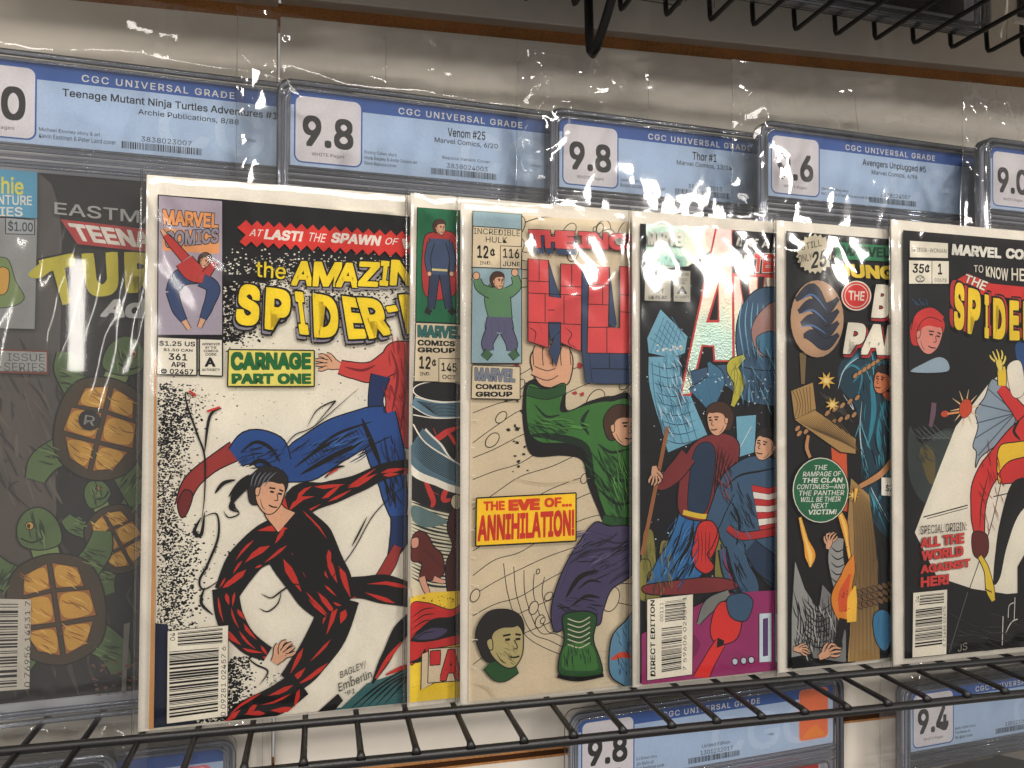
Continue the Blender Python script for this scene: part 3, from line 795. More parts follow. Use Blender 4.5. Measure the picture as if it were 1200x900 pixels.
# ---- first comic
def art1(s):
    R = random.Random(11)
    s.part('artwork')
    s.poly(DK, [(184, 228), (262, 232), (262, 398), (184, 398)])
    s.poly(DK, [(258, 232), (482, 254), (640, 268), (640, 330), (482, 318), (440, 322), (408, 316), (372, 326), (340, 318), (310, 332), (286, 330), (268, 352), (258, 398)])
    # ink spatter, thick near the dark area and the spine, thinning outwards
    def sp_top(r):
        x = r.uniform(262, 484); d = min(abs(r.gauss(0, 34)), 120); return x, 318+d*(.85+.4*math.sin(x*.05))
    s.dots(DK, sp_top, 1900, .5, 1.8, 1)
    s.dots(CREAM, lambda r: (r.uniform(262, 480), 322-abs(r.gauss(0, 14))), 420, .5, 1.5, 2)
    s.dots(DK, lambda r: (262+abs(r.gauss(0, 16)), r.uniform(330, 400)), 700, .7, 2.4, 3)
    s.dots(CREAM, lambda r: (r.uniform(260, 300), r.uniform(330, 390)), 160, .6, 1.6, 4)
    def sp_left(r):
        y = r.uniform(450, 745); w = 12+12*abs(math.sin(y*.021+.6))+7*math.sin(y*.07); return 185+abs(r.gauss(0, max(w, 5))), y
    s.dots(DK, sp_left, 2600, .4, 1.6, 5)
    s.dots(DK, lambda r: (190+abs(r.gauss(0, 20)), r.choice((r.gauss(500, 22), r.gauss(660, 24), r.gauss(708, 22)))), 1500, .6, 1.9, 6)
    s.dots(CREAM, lambda r: (186+abs(r.gauss(0, 14)), r.uniform(640, 740)), 380, .7, 1.6, 7)
    s.dots(DK, lambda r: (r.uniform(266, 480), r.uniform(448, 500)), 60, .4, .9, 8)
    s.dots(DK, lambda r: (268+abs(r.gauss(0, 12)), r.uniform(770, 832)), 420, .7, 2, 9)
    s.dots(DK, lambda r: (r.uniform(312, 338), r.uniform(788, 812)), 70, .4, 1.1, 10)
    s.poly(NAVY, [(182, 730), (197, 732), (196, 846), (230, 844), (228, 852), (180, 855)])
    s.dots(DK, lambda r: (r.uniform(228, 262), r.uniform(838, 850)), 120, .8, 2.2, 12)
    # flowing ribbons: broad blue one, with red ends
    s.band(ink(150, 50, 46), [(213, 592), (224, 566), (246, 546), (276, 528)], [12, 15, 15, 20], 1.3)
    s.poly(ink(110, 36, 36), [(208, 590), (216, 574), (226, 580), (219, 602), (212, 606)], True, 1, 1.2)
    # acrobat's red shirt at the right edge, one arm thrown out to the left
    s.poly(PINKRED, [(448, 416), (458, 402), (480, 400), (520, 404), (520, 516), (462, 522), (450, 500), (452, 468), (444, 446)], True, 1, 1.3)
    s.band(PINKRED, [(458, 424), (436, 436), (414, 434), (398, 430)], [26, 22, 17, 14], 1.3)
    hand(s, 386, 426, 14, 3.25, SKIN2, -1, 1, .2)
    for q in ([(458, 410), (466, 440), (458, 490)], [(474, 406), (476, 450), (468, 512)], [(440, 428), (424, 434), (404, 430)]): s.line(ink(120, 30, 34), q, 3, taper=True)
    s.band(BLUE2, [(446, 440), (440, 470), (446, 500)], [20, 15, 24], 1.3)
    s.band(BLUE, [(440, 488), (452, 530), (462, 575), (468, 612)], [44, 40, 28, 14], 1.5)
    s.band(BLUE2, [(468, 604), (468, 630), (458, 655)], [18, 20, 8], 1.3)
    s.band(ink(150, 50, 46), [(466, 640), (456, 662), (442, 684)], [9, 13, 12], 1)
    s.band(BLUE, [(330, 552), (360, 538), (394, 516), (430, 500), (452, 494)], [26, 46, 46, 40, 34], 1.5)
    s.band(BLUE, [(276, 536), (296, 524), (316, 530), (332, 546)], [22, 36, 38, 20], 1.5)
    for q, w in (([(282, 530), (300, 518), (318, 526), (328, 542)], 4), ([(292, 545), (306, 540), (320, 548)], 5), ([(345, 548), (378, 524), (420, 504)], 3.5), ([(352, 556), (392, 534), (430, 516)], 6), ([(366, 530), (396, 508), (436, 494)], 3),
                 ([(452, 520), (458, 560), (464, 596)], 4), ([(440, 530), (452, 566), (462, 590)], 3), ([(424, 490), (436, 520), (446, 545)], 6)):
        s.line(BLACK, q, w, taper=True)
    for k in range(18): s.line(BLACK, [(356+k*4, 536-k*2.2), (362+k*4, 545-k*2.2)], .6)
    s.hatch([BLUE2, BLACK], 390, 528, 46, 14, -.5, 40, 22, 1.2, 1); s.hatch([BLUE2, BLACK], 302, 536, 24, 12, -.3, 22, 16, 1.2, 2); s.hatch([BLUE2, BLACK], 460, 548, 12, 40, 1.4, 26, 22, 1.2, 3)
    s.hatch([ink(60, 106, 172)], 390, 516, 40, 8, -.5, 12, 22, 1.1, 4); s.hatch([ink(140, 36, 40)], 466, 450, 14, 50, 1.4, 24, 18, 1.1, 5)
    # red and black flame-like ribbons
    f = lambda pts, ws, n, sd, **k: s.flecks(REDINK, s.band(BLACK, pts, ws), int(n*.8), seed=sd, **k)
    f([(482, 698), (450, 690), (420, 688), (392, 690)], [26, 32, 24, 20], 22, 1, lmin=18, lmax=44, wmin=4, wmax=8)
    f([(336, 612), (354, 586), (384, 578), (420, 566), (450, 552), (484, 545)], [16, 36, 26, 20, 18, 15], 60, 2, lmin=12, lmax=30, wmin=3, wmax=7)
    # dancer in a red and black flame-patterned suit, crouching with one arm curled forward
    f([(400, 700), (384, 742), (360, 778), (340, 800)], [40, 42, 36, 28], 50, 10, lmin=14, lmax=34, wmin=4, wmax=8)
    f([(352, 800), (324, 820), (292, 832), (262, 848)], [30, 32, 26, 16], 46, 11, lmin=14, lmax=34, wmin=4, wmax=8)
    f([(336, 604), (352, 640), (376, 682), (396, 712)], [46, 72, 64, 48], 120, 4, lmin=12, lmax=34, wmin=3, wmax=8)
    s.poly(BLACK, [(336, 612), (352, 602), (370, 616), (382, 652), (374, 690), (356, 672), (342, 640)], True)
    f([(346, 622), (318, 634), (288, 656), (266, 694)], [40, 44, 36, 27], 60, 5, lmin=10, lmax=26, wmin=3, wmax=7)
    f([(264, 688), (270, 724), (290, 752), (314, 766)], [26, 27, 22, 16], 42, 6, lmin=10, lmax=24, wmin=2.5, wmax=6)
    hand(s, 330, 766, 15, -.75, SKIN2, 1, 1, .3)
    s.band(SKIN2, [(336, 612), (324, 602), (318, 592)], [26, 20, 18], 1.2)
    face(s, 314, 576, 24, .25, SKIN2, HAIRK, 1, 1.1)
    for k in range(7): s.line(BLACK, [(292+k*3, 556+k*-.5), (280-k*1.5, 566+k*4), (268+k*2, 582+k*3)], 3.5, taper=True)
    for k in range(5): s.line(ink(104, 110, 122), [(300+k*6, 553), (296+k*5, 560), (294+k*4, 570)], 1.3, taper=True)
    for q, w in (([(228, 466), (218, 460), (220, 476), (232, 510), (240, 535), (240, 580), (236, 612)], 2), ([(260, 478), (246, 488), (240, 530)], 3), ([(236, 606), (228, 622), (236, 626), (240, 600)], 4),
                 ([(238, 606), (254, 602), (256, 628), (244, 660), (234, 680), (240, 690), (262, 676)], 2.6), ([(240, 688), (236, 706), (250, 720)], 3), ([(252, 578), (262, 566), (276, 562)], 4), ([(262, 598), (268, 606), (280, 602), (276, 594)], 1.5),
                 ([(360, 500), (372, 480), (392, 470), (388, 476), (366, 502)], 1.6), ([(330, 530), (345, 510), (370, 498), (420, 455)], 1.2), ([(484, 560), (440, 600), (410, 650), (360, 710)], 1.2), ([(430, 605), (420, 625), (412, 640)], 2),
                 ([(306, 695), (318, 700), (330, 692), (345, 684), (362, 690)], 1.8), ([(304, 712), (314, 716), (326, 706), (330, 690)], 1.6), ([(288, 768), (300, 778), (314, 786), (304, 802)], 1.8), ([(380, 560), (394, 548), (404, 546)], 3)):
        s.line(BLACK, q, w, taper=True)
    s.line(REDINK, [(222, 458), (230, 464)], 2.4); s.line(REDINK, [(243, 482), (258, 477)], 2.2); s.line(REDINK, [(384, 556), (396, 549)], 2)
    s.poly(TEAL, [(372, 836), (400, 828), (430, 800), (460, 790), (486, 776), (640, 760), (640, 812), (486, 826)])
    s.poly(BLACK, [(372, 838), (396, 812), (402, 820), (392, 834)]); 
    for k in range(5): s.line(BLACK, [(410+k*10, 830-k*1.5), (444+k*9, 802-k*2), (486, 776+k*7)], 2.2, taper=True)
    s.band(BLACK, [(436, 800), (452, 770), (470, 738), (486, 726)], [3, 12, 18, 22])
    s.band(REDINK, [(440, 794), (455, 770), (470, 752)], [2, 5, 2]); s.band(REDINK, [(452, 790), (470, 782), (484, 778)], [2, 5, 2])
    s.text(DK, 'BAGLEY/', (398, 786), (428, 773), (429, 782), (399, 795), -.012)
    s.text(DK, '+', (409, 792), (413, 790), (413, 794), (409, 796), -.01)
    s.text(DK, 'Emberlin', (396, 800), (434, 784), (436, 793), (397, 810), -.014)
    s.text(DK, "'91", (404, 810), (416, 805), (416, 811), (404, 815), -.01)
    s.part('corner_box')
    s.rect(MAUVE, (186, 229), (261, 236), (261, 393), (185, 393), 1)
    s.rect(ORANGE, (191, 268), (257, 273), (257, 298), (191, 294))
    s.text(ORANGE, 'MARVEL', (191, 246), (257, 251), (256, 268), (192, 264), .05, (DK, .035))
    s.text(GREY, 'COMICS', (194, 272), (257, 268), (256, 285), (194, 291), .04, (DK, .035))
    # tumbling gymnast in blue leggings and red shirt
    s.band(ink(52, 70, 108), [(232, 324), (212, 326), (202, 344)], [15, 17, 12], .9); s.band(ink(52, 70, 108), [(202, 342), (208, 362), (216, 376)], [11, 10, 6], .9)
    s.band(ink(52, 70, 108), [(236, 328), (250, 338), (244, 360), (238, 374)], [14, 13, 9, 6], .9)
    s.band(ink(178, 58, 54), [(216, 306), (226, 318), (240, 324)], [18, 20, 16], .9); s.band(ink(178, 58, 54), [(218, 304), (204, 288), (194, 276)], [9, 8, 5], .9); s.band(ink(178, 58, 54), [(242, 322), (252, 308)], [8, 6], .9)
    face(s, 240, 306, 8, .5, SKIN2, HAIRB, 1, .6)
    s.band(SKIN2, [(216, 376), (222, 386)], [5, 4], .7); s.band(SKIN2, [(238, 374), (234, 384)], [5, 4], .7); s.band(SKIN2, [(194, 276), (190, 270)], [4, 3], .7)
    for k in range(5): s.line(BLACK, [(206+k*8, 340-k*3), (210+k*8, 330-k*3)], .8, taper=True)
    s.part('price_box')
    s.rect(CREAM, (185, 395), (231, 397), (231, 440), (184, 439), 1.4)
    for t, a in (('$1.25 US', (187, 399, 229, 406)), ('$1.50 CAN', (192, 408, 226, 412)), ('361', (198, 414, 220, 422)), ('APR', (201, 424, 218, 430)), ('© 02457', (189, 432, 227, 438))):
        s.text(DK, t, (a[0], a[1]), (a[2], a[1]+1), (a[2], a[3]+1), (a[0], a[3]), .03)
    s.part('approval_stamp'); s.rect(CREAM, (234, 397), (261, 398), (261, 441), (234, 440), 1.4)
    for t, a in (('APPROVED', (237, 402, 258, 405)), ('BY THE', (241, 406, 254, 409)), ('COMICS', (239, 410, 256, 413)), ('CODE', (241, 414, 254, 417)), ('AUTHORITY', (237, 432, 258, 435))):
        s.text(DK, t, (a[0], a[1]), (a[2], a[1]), (a[2], a[3]), (a[0], a[3]), .03)
    s.text(DK, 'A', (242, 419), (251, 419), (253, 430), (240, 430), .05)
    s.part('banner')
    top = [(282+i*6.5, 258+i*.46+(0 if i % 2 else 6.5)) for i in range(54)]
    bot = [(288+i*6.5, 283+i*.46+(0 if i % 2 else 6.5)) for i in range(53)]
    s.poly(ink(206, 52, 44), [(278, 267), (288, 276), (281, 283)][:1] + top + [(642, 300)] + bot[::-1] + [(281, 284), (288, 276)])
    def slant(t, x0, x1, y0, y1, b, sk=3, dy=0): s.text(WHITE, t, (x0+sk, y0), (x1+sk, y0+dy), (x1, y1+dy), (x0, y1), b)
    slant('AT', 292, 306, 269, 277, .01, 3, 1); slant('LAST!', 309, 353, 269, 281, .05, 3, 3); slant('THE', 360, 380, 273, 283, .01, 3, 2)
    slant('SPAWN', 387, 444, 273, 285, .05, 3, 4); slant('OF', 450, 464, 279, 287, .01, 3, 1); slant('VENOM!', 468, 545, 280, 292, .05, 3, 6)
    s.part('title_lettering')
    s.text(YELLOW, 'the', (300, 306), (336, 310), (334, 328), (300, 325), .01, (BLACK, .03))
    A = [('A', (355, 306, 341, 335, 366)), ('M', (370, 307, 366, 336, 397)), ('A', (403, 308, 393, 337, 419)), ('Z', (420, 307, 419, 336, 442)), ('I', (446, 306, 444, 335, 454)), ('N', (459, 305, 456, 335, 485)), ('G', (488, 305, 488, 335, 512))]
    for ch, (a, yt, xl, yb, xr) in A:
        s.text(YELLOW, ch, (xl+2, yt), (xr+4, yt+1), (xr, yb+1), (xl, yb), .045, (BLACK, .035), (GREY, 2, 2))
    L = [('S', (281, 332), (306, 336), (303, 383), (275, 381)), ('P', (312, 337), (341, 341), (339, 390), (310, 386)), ('I', (345, 342), (355, 343), (362, 393), (351, 392)), ('D', (366, 344), (395, 349), (397, 396), (368, 396)),
         ('E', (400, 347), (423, 351), (429, 397), (408, 398)), ('R', (417, 349), (446, 351), (458, 392), (432, 398)), ('-', (451, 360), (463, 358), (466, 365), (454, 367)), ('M', (466, 346), (506, 344), (520, 386), (476, 392)), ('AN', (512, 344), (565, 340), (575, 380), (524, 386))]
    for ch, a, b, c, d in L:
        s.text(GREY, ch, *[(x-3, y+5) for x, y in (a, b, c, d)], bold=.06, outline=(BLACK, .03))
    for ch, a, b, c, d in L:
        s.text(YELLOW, ch, a, b, c, d, .06, (BLACK, .035))
    s.part('caption_box')
    s.rect(ink(222, 210, 108), (268, 410), (368, 411), (368, 453), (267, 453), 1.4)
    s.text(ink(20, 104, 50), 'CARNAGE', (271, 413), (364, 414), (364, 433), (271, 434), .05, (BLACK, .015))
    s.text(ink(20, 104, 50), 'PART ONE', (272, 438), (364, 438), (364, 450), (272, 450), .05, (BLACK, .015))
    s.part('barcode')
    s.rect(CREAM, (197, 738), (268, 731), (267, 837), (196, 846), .6)
    s.barcode((206, 740), (264, 734), (264, 752), (206, 756), 3, 8, None, .05, .95)
    s.barcode((198, 762), (258, 757), (257, 832), (198, 840), 8, 26, None, .02, .98)
    s.text(DK, '04', (200, 749), (200, 740), (206, 740), (206, 749))
    s.text(DK, '0 09281 02457 6', (259, 837), (260, 756), (265, 756), (265, 837))
    s.line(M_KRAFT, [(183, 420), (181, 640), (178, 852)], 2, 4.5)
comic('bagged comic with yellow title on black and twisting red and black shapes on cream', (162, 857), (171, 203), .001, 0, art1, None, seed=3, cover_tl=(186, 228), cover_bl=(182, 853), base=CREAM)

# ---- second comic, a narrow strip showing
def art2(s):
    s.part('artwork')
    s.poly(ink(30, 28, 30), [(484, 447), (700, 460), (700, 640), (482, 620)])
    s.ellipse(ink(24, 24, 28), 520, 459, 36, 12, .05, 1.2, CREAM)
    s.band(ink(92, 122, 138), [(484, 470), (510, 480), (545, 480), (600, 478)], [10, 16, 17, 16], 1, CREAM)
    for k in range(9): s.line(BLACK, [(488+k*2, 470+k*1.4), (515, 474+k*1.6), (545, 472+k*1.8)], .7)
    s.line(CREAM, [(484, 486), (510, 490), (545, 489)], 1.2)
    for q, w in (([(498, 516), (512, 514), (524, 506), (538, 500)], 7), ([(512, 512), (508, 502)], 4), ([(524, 506), (530, 514), (534, 522)], 4), ([(495, 556), (502, 572), (508, 588), (504, 596)], 6), ([(538, 576), (524, 574), (520, 586), (534, 584)], 6), ([(505, 575), (514, 580)], 3)):
        s.line(ink(190, 52, 48), q, w, taper=True)
    s.band(CREAM, [(482, 514), (500, 538), (525, 556), (560, 572)], [40, 48, 34, 24])
    s.band(ink(80, 106, 120), [(482, 512), (500, 534), (525, 552), (560, 566)], [32, 38, 26, 18])
    for k in range(12): s.line(ink(24, 32, 40), [(483, 498+k*3), (505, 524+k*2.4), (542, 550+k*1.6)], .8, taper=True)
    s.line(CREAM, [(484, 497), (500, 520), (540, 545)], 1.6)
    s.poly(ink(200, 192, 166), [(482, 586), (510, 598), (545, 606), (545, 690), (480, 690)])
    for k in range(22): s.line(ink(40, 44, 44), [(482, 588+k*4.2), (506, 596+k*4.3), (540, 604+k*4)], 1.6 if k % 3 else 2.6, taper=True)
    s.poly(ink(90, 112, 112), [(484, 592), (510, 602), (524, 612), (500, 618), (484, 610)], True)
    # rounded brown masses
    BR = ink(92, 36, 30); BR2 = ink(64, 28, 26)
    s.poly(BR2, [(528, 600), (540, 590), (560, 610), (556, 700), (528, 702), (522, 664), (530, 640), (524, 620)], True, 1, 1.2)
    s.poly(BR, [(483, 630), (492, 622), (502, 628), (508, 640), (518, 650), (520, 672), (506, 680), (492, 676), (494, 660), (482, 656)], True, 1, 1.2)
    s.poly(ink(196, 136, 116), [(482, 632), (490, 630), (490, 640), (483, 642)], True, 1, .8)
    s.ellipse(ink(190, 180, 150), 535, 588, 7, 9, 0, 1.2)
    s.band(ink(206, 150, 128), [(494, 676), (498, 688), (504, 700)], [7, 6, 3], .8); s.band(ink(206, 150, 128), [(508, 678), (520, 682)], [6, 4], .8)
    for k in range(8): s.line(BLACK, [(496+k*3, 640+k*3), (502+k*3, 650+k*3)], 1, taper=True)
    s.poly(ink(222, 190, 52), [(480, 700), (505, 694), (545, 692), (700, 700), (700, 826), (478, 828)])
    for k in range(10): s.line(BLACK, [(482+k*6, 806-(k*7) % 24), (490+k*6, 803-(k*7) % 24)], 1, taper=True)
    s.dots(DK, lambda r: (r.uniform(482, 538), r.uniform(698, 712)), 25, .5, 1.2, 3)
    s.poly(ink(186, 40, 38), [(480, 712), (500, 706), (528, 714), (548, 706), (548, 748), (510, 760), (492, 770), (480, 776)], True, 1, 1)
    s.poly(BLACK, [(482, 748), (505, 726), (530, 722), (548, 712), (548, 738), (520, 748), (500, 752), (486, 752)], True)
    s.poly(ink(64, 58, 88), [(485, 748), (505, 736), (524, 738), (510, 748)], True)
    s.line(BLACK, [(480, 776), (494, 772), (498, 760)], 5, taper=True)
    for k in range(5): s.line(BLACK, [(482, 724+k*7), (496, 714+k*7), (510, 712+k*7)], 1.3, taper=True)
    s.part('corner_box')
    s.rect(ink(24, 98, 64), (489, 243), (640, 252), (640, 384), (487, 377), 1)
    # plain standing man in a dark blue coat before a red curtain
    s.poly(ink(170, 50, 50), [(496, 284), (508, 272), (532, 274), (536, 300), (534, 344), (498, 346)], True, 1, .9)
    s.band(ink(44, 54, 80), [(510, 316), (507, 342), (505, 362)], [11, 9, 7], 1); s.band(ink(44, 54, 80), [(520, 316), (523, 342), (526, 362)], [11, 9, 7], 1)
    s.band(ink(60, 76, 106), [(515, 280), (515, 300), (515, 322)], [22, 22, 18], 1)
    s.band(ink(60, 76, 106), [(505, 284), (501, 302), (503, 318)], [7, 6, 5], .9); s.band(ink(60, 76, 106), [(526, 284), (530, 302), (529, 318)], [7, 6, 5], .9)
    s.line(ink(206, 190, 130), [(506, 316), (524, 317)], 2.4); s.ellipse(SKIN2, 503, 321, 2.6, 3, 0, .7); s.ellipse(SKIN2, 529, 321, 2.6, 3, 0, .7)
    face(s, 515, 267, 8, 0, SKIN2, HAIRB, 1, .6)
    s.band(HAIRK, [(503, 362), (500, 368)], [6, 5], .8); s.band(HAIRK, [(527, 362), (532, 368)], [6, 5], .8)
    s.part('price_box')
    s.rect(OLDP, (487, 378), (640, 384), (640, 450), (485, 447), 1)
    s.text(ink(42, 100, 96), 'MARVEL', (489, 381), (541, 383), (540, 397), (489, 395), .06, (BLACK, .02))
    s.text(BLACK, 'COMICS', (489, 398), (533, 400), (533, 406), (489, 405), .05)
    s.text(BLACK, 'GROUP', (489, 407), (533, 408), (533, 414), (489, 413), .05)
    s.text(BLACK, '12', (491, 417), (505, 418), (504, 433), (491, 432), .03); s.text(BLACK, '¢', (506, 421), (511, 421), (511, 430), (506, 430), .03)
    s.text(BLACK, 'IND.', (492, 436), (504, 436), (504, 440), (492, 440), .01)
    s.rect(OLDP, (514, 420), (548, 421), (548, 449), (514, 448), .8)
    s.text(BLACK, '145', (517, 425), (535, 426), (535, 436), (517, 435), .02); s.text(BLACK, 'OCT', (518, 439), (534, 440), (534, 445), (518, 444), .02)
    s.part('caption_box')
    s.poly(OLDP, [(494, 766), (510, 760), (508, 800), (493, 808)], False, 1, 1)
    s.rect(OLDP, (502, 760), (640, 750), (640, 790), (501, 800), 1)
    s.text(ink(190, 40, 40), '"AB', (504, 763), (560, 758), (560, 794), (503, 798), .05, (BLACK, .025))
comic('bagged comic mostly hidden, only a narrow strip with green corner box showing', (477, 828), (482, 225), .0024, 0, art2, None, seed=6, cover_tl=(489, 243), cover_bl=(481, 823), base=OLDP)

# ---- third comic
HG = ink(58, 112, 50); HG2 = ink(34, 78, 38); HP = ink(70, 62, 96); HP2 = ink(46, 42, 66); LB = ink(140, 164, 172); BR_ = ink(204, 74, 76); SHB = ink(52, 68, 100)
def art3(s):
    R = random.Random(4)
    s.part('artwork')
    # flowing pen lines and open bubbles on bare paper
    for k in range(13):
        y = 462+k*26; s.line(BLACK, [(554, y+R.uniform(-6, 6)), (580, y-14), (610, y-22-R.uniform(0, 14)), (648, y-46), (700, y-60-R.uniform(0, 10)), (742, y-64)], .9)
    for k in range(5): s.line(BLACK, [(590+k*12, 660+k*4), (596+k*10, 700), (612+k*10, 740), (640+k*7, 760-k*8), (690, 778-k*4)], .9)
    for k in range(6): s.line(BLACK, [(552, 300+k*14), (590, 282+k*12), (618, 286+k*10)], .9)
    for k in range(7): s.line(BLACK, [(690+k*3, 762+k*8), (716, 764+k*7)], .8, taper=True)
    s.line(BLACK, [(611, 262), (640, 254), (690, 256), (742, 259)], 1)
    for k in range(46):
        x = R.uniform(556, 740); y = R.choice((R.uniform(440, 575), R.uniform(440, 575), R.uniform(640, 780), R.uniform(262, 300)))
        r = R.choice((3, 4, 6, 8, 10, 15)); s.ellipse(OLDP, x, y, r*.62, r, R.uniform(.1, .8), 1)
    s.dots(DK, lambda r: (r.uniform(596, 620)+r.gauss(0, 3), r.uniform(410, 560)), 26, 1.2, 3, 6)
    s.dots(ink(170, 52, 52), lambda r: (r.uniform(598, 690), r.uniform(405, 480)), 16, 2.5, 5, 7)
    # man in a heavy green pullover and purple trousers, one arm raised
    s.poly(BLACK, [(612, 470), (620, 446), (660, 444), (664, 480), (690, 470), (716, 464), (742, 474), (742, 620), (712, 618), (698, 592), (688, 566), (682, 540), (660, 534), (624, 534), (614, 508)], True)
    s.poly(SKIN2, [(622, 428), (624, 412), (640, 404), (660, 405), (670, 416), (670, 436), (662, 452), (634, 452)], True, 1, 1.5)
    for x in (630, 641, 652, 662): s.band(SKIN2, [(x+1, 428), (x, 414), (x+1, 406)], [11, 11, 8], 1)
    s.band(SKIN2, [(624, 434), (640, 440), (652, 436)], [9, 10, 8], 1)
    s.poly(HG, [(618, 452), (640, 456), (662, 450), (657, 482), (688, 474), (714, 470), (742, 480), (742, 614), (716, 612), (704, 590), (696, 562), (690, 530), (664, 520), (632, 518), (618, 500)], True, 1, 1.4)
    s.band(HG2, [(618, 458), (640, 462), (662, 456)], [10, 11, 10], 1); s.band(HG2, [(706, 608), (726, 612), (744, 612)], [9, 10, 10], 1)
    for q, w in (([(626, 474), (640, 488), (656, 486)], 3), ([(620, 510), (650, 512), (684, 522), (694, 546)], 9), ([(690, 480), (682, 494), (690, 510)], 5), ([(700, 520), (716, 530), (736, 526)], 3.5), ([(706, 548), (720, 562), (740, 562)], 4), ([(700, 572), (722, 590), (740, 588)], 4), ([(728, 530), (734, 560), (730, 590)], 3)):
        s.line(ink(18, 40, 24), q, w, taper=True)
    for k in range(16): s.line(HG2, [(622+k*2.2, 466), (624+k*2.2, 480+(k % 3)*4)], .9, taper=True)
    face(s, 728, 500, 21, .05, SKIN2, HAIRB, 1, 1.2)
    GI = ink(18, 40, 24)
    s.hatch([GI, HG2, GI], 640, 502, 20, 12, .5, 34, 16, 1.1, 11); s.hatch([GI, HG2], 706, 552, 22, 22, .9, 46, 18, 1.1, 12); s.hatch([GI, HG2], 724, 574, 16, 34, 1.2, 40, 18, 1.1, 13)
    s.hatch([ink(86, 144, 66)], 660, 496, 30, 10, .2, 14, 16, 1.2, 14); s.hatch([ink(86, 144, 66)], 728, 560, 10, 30, 1.3, 16, 18, 1.3, 15); s.hatch([GI, HG2], 646, 424, 4, 3, 1.3, 2, 5, 1, 16)
    # purple mass below it
    s.poly(HP, [(696, 612), (712, 616), (742, 620), (742, 668), (716, 690), (706, 714), (700, 732), (672, 728), (650, 740), (645, 712), (656, 674), (674, 640)], True, 1, 1.5)
    s.line(BLACK, [(662, 700), (678, 676), (700, 668)], 6, taper=True); s.line(BLACK, [(668, 710), (686, 698), (702, 700)], 4, taper=True); s.line(BLACK, [(676, 690), (690, 680), (704, 682)], 3, taper=True)
    for q, w in (([(664, 662), (690, 646), (740, 640)], 4), ([(700, 630), (722, 636), (742, 632)], 3), ([(656, 712), (676, 722), (700, 718)], 4), ([(650, 730), (660, 716)], 3), ([(712, 684), (728, 672), (742, 668)], 5), ([(690, 622), (712, 628)], 3), ([(670, 650), (656, 690)], 3)):
        s.line(HP2, q, w, taper=True)
    s.hatch([HP2, BLACK], 706, 650, 34, 26, -.5, 44, 22, 1.2, 17); s.hatch([ink(104, 92, 132)], 690, 640, 30, 22, -.5, 12, 18, 1.1, 18); s.hatch([HP2, BLACK], 676, 712, 24, 12, .3, 20, 16, 1.2, 19)
    # laced green boot
    s.poly(HG2, [(658, 722), (672, 716), (690, 716), (698, 724), (694, 748), (702, 772), (704, 788), (690, 792), (668, 792), (654, 788), (654, 770), (660, 748)], True, 1, 1.6)
    s.poly(HG, [(662, 756), (690, 754), (698, 774), (696, 784), (664, 784), (657, 776)], True)
    for k in range(6): s.line(ink(206, 200, 170), [(664, 724+k*6), (678, 728+k*6), (690, 722+k*6)], 1.2)
    s.band(BLACK, [(652, 791), (676, 795), (706, 790)], [4, 5, 4])
    s.hatch([GI, HG2], 676, 768, 18, 12, 1.45, 24, 14, 1, 20)
    # portrait of a dark-haired man with a green collar
    s.band(HG2, [(572, 776), (586, 788), (604, 780)], [16, 18, 14], 1.2)
    face(s, 588, 750, 30, -.05, ink(176, 162, 112), HAIRK, 1, 1.4)
    s.hatch([ink(120, 110, 70)], 594, 766, 12, 14, .8, 14, 9, .9, 21)
    s.poly(ink(92, 136, 164), [(712, 770), (716, 744), (730, 728), (742, 722), (742, 804), (726, 800), (714, 790)], True, 1, 1.6)
    s.line(ink(200, 70, 40), [(714, 772), (728, 766), (742, 770)], 7, taper=True)
    for k in range(6): s.line(BLACK, [(722+k*4, 734-k*2), (720+k*4, 752-k)], .9, taper=True)
    s.hatch([ink(50, 88, 116), BLACK], 730, 762, 10, 32, 1.3, 22, 12, .9, 22)
    for k in range(16): s.line(ink(226, 216, 194), [(551, 300+k*32), (554+R.uniform(1, 6), 300+k*32+R.uniform(-2, 2))], 1)
    for q in ([(556, 800), (572, 806), (580, 818)], [(600, 560), (640, 566), (690, 560)], [(640, 812), (700, 796)]): s.line(ink(184, 168, 138), q, 1.2, taper=True)
    s.part('corner_box')
    s.rect(LB, (553, 248), (610, 252), (610, 426), (551, 426), 1)
    s.band(ink(90, 130, 92), [(586, 376), (582, 352), (584, 336)], [26, 30, 22], 1); s.band(ink(90, 130, 92), [(594, 344), (604, 336), (602, 324)], [12, 10, 8], 1); s.band(ink(90, 130, 92), [(574, 344), (562, 338), (558, 328)], [12, 10, 8], 1)
    s.ellipse(SKIN2, 602, 320, 4, 4.5, 0, .9); s.ellipse(SKIN2, 557, 324, 4, 4.5, 0, .9); face(s, 582, 330, 9, 0, SKIN2, HAIRB, 1, .7)
    s.band(ink(90, 88, 116), [(584, 372), (584, 384), (584, 390)], [28, 32, 28], 1); s.band(ink(90, 88, 116), [(576, 388), (570, 402), (572, 412)], [15, 13, 10], 1); s.band(ink(90, 88, 116), [(592, 388), (598, 402), (598, 412)], [15, 13, 10], 1)
    s.band(ink(64, 100, 70), [(572, 412), (566, 420)], [9, 8], 1); s.band(ink(64, 100, 70), [(598, 412), (604, 420)], [9, 8], 1)
    for k in range(4): s.line(BLACK, [(566+k*8, 376), (568+k*8, 398)], .9, taper=True)
    s.part('price_box')
    s.rect(OLDP, (553, 266), (610, 270), (609, 316), (552, 314), 1)
    s.text(BLACK, 'INCREDIBLE', (554, 268), (608, 271), (608, 278), (554, 275), -.005)
    s.text(BLACK, 'HULK', (568, 278), (593, 279), (593, 286), (568, 285), -.005)
    s.text(BLACK, '12', (558, 288), (571, 289), (571, 304), (558, 303), .03); s.text(BLACK, '¢', (573, 292), (579, 292), (579, 302), (573, 302), .03)
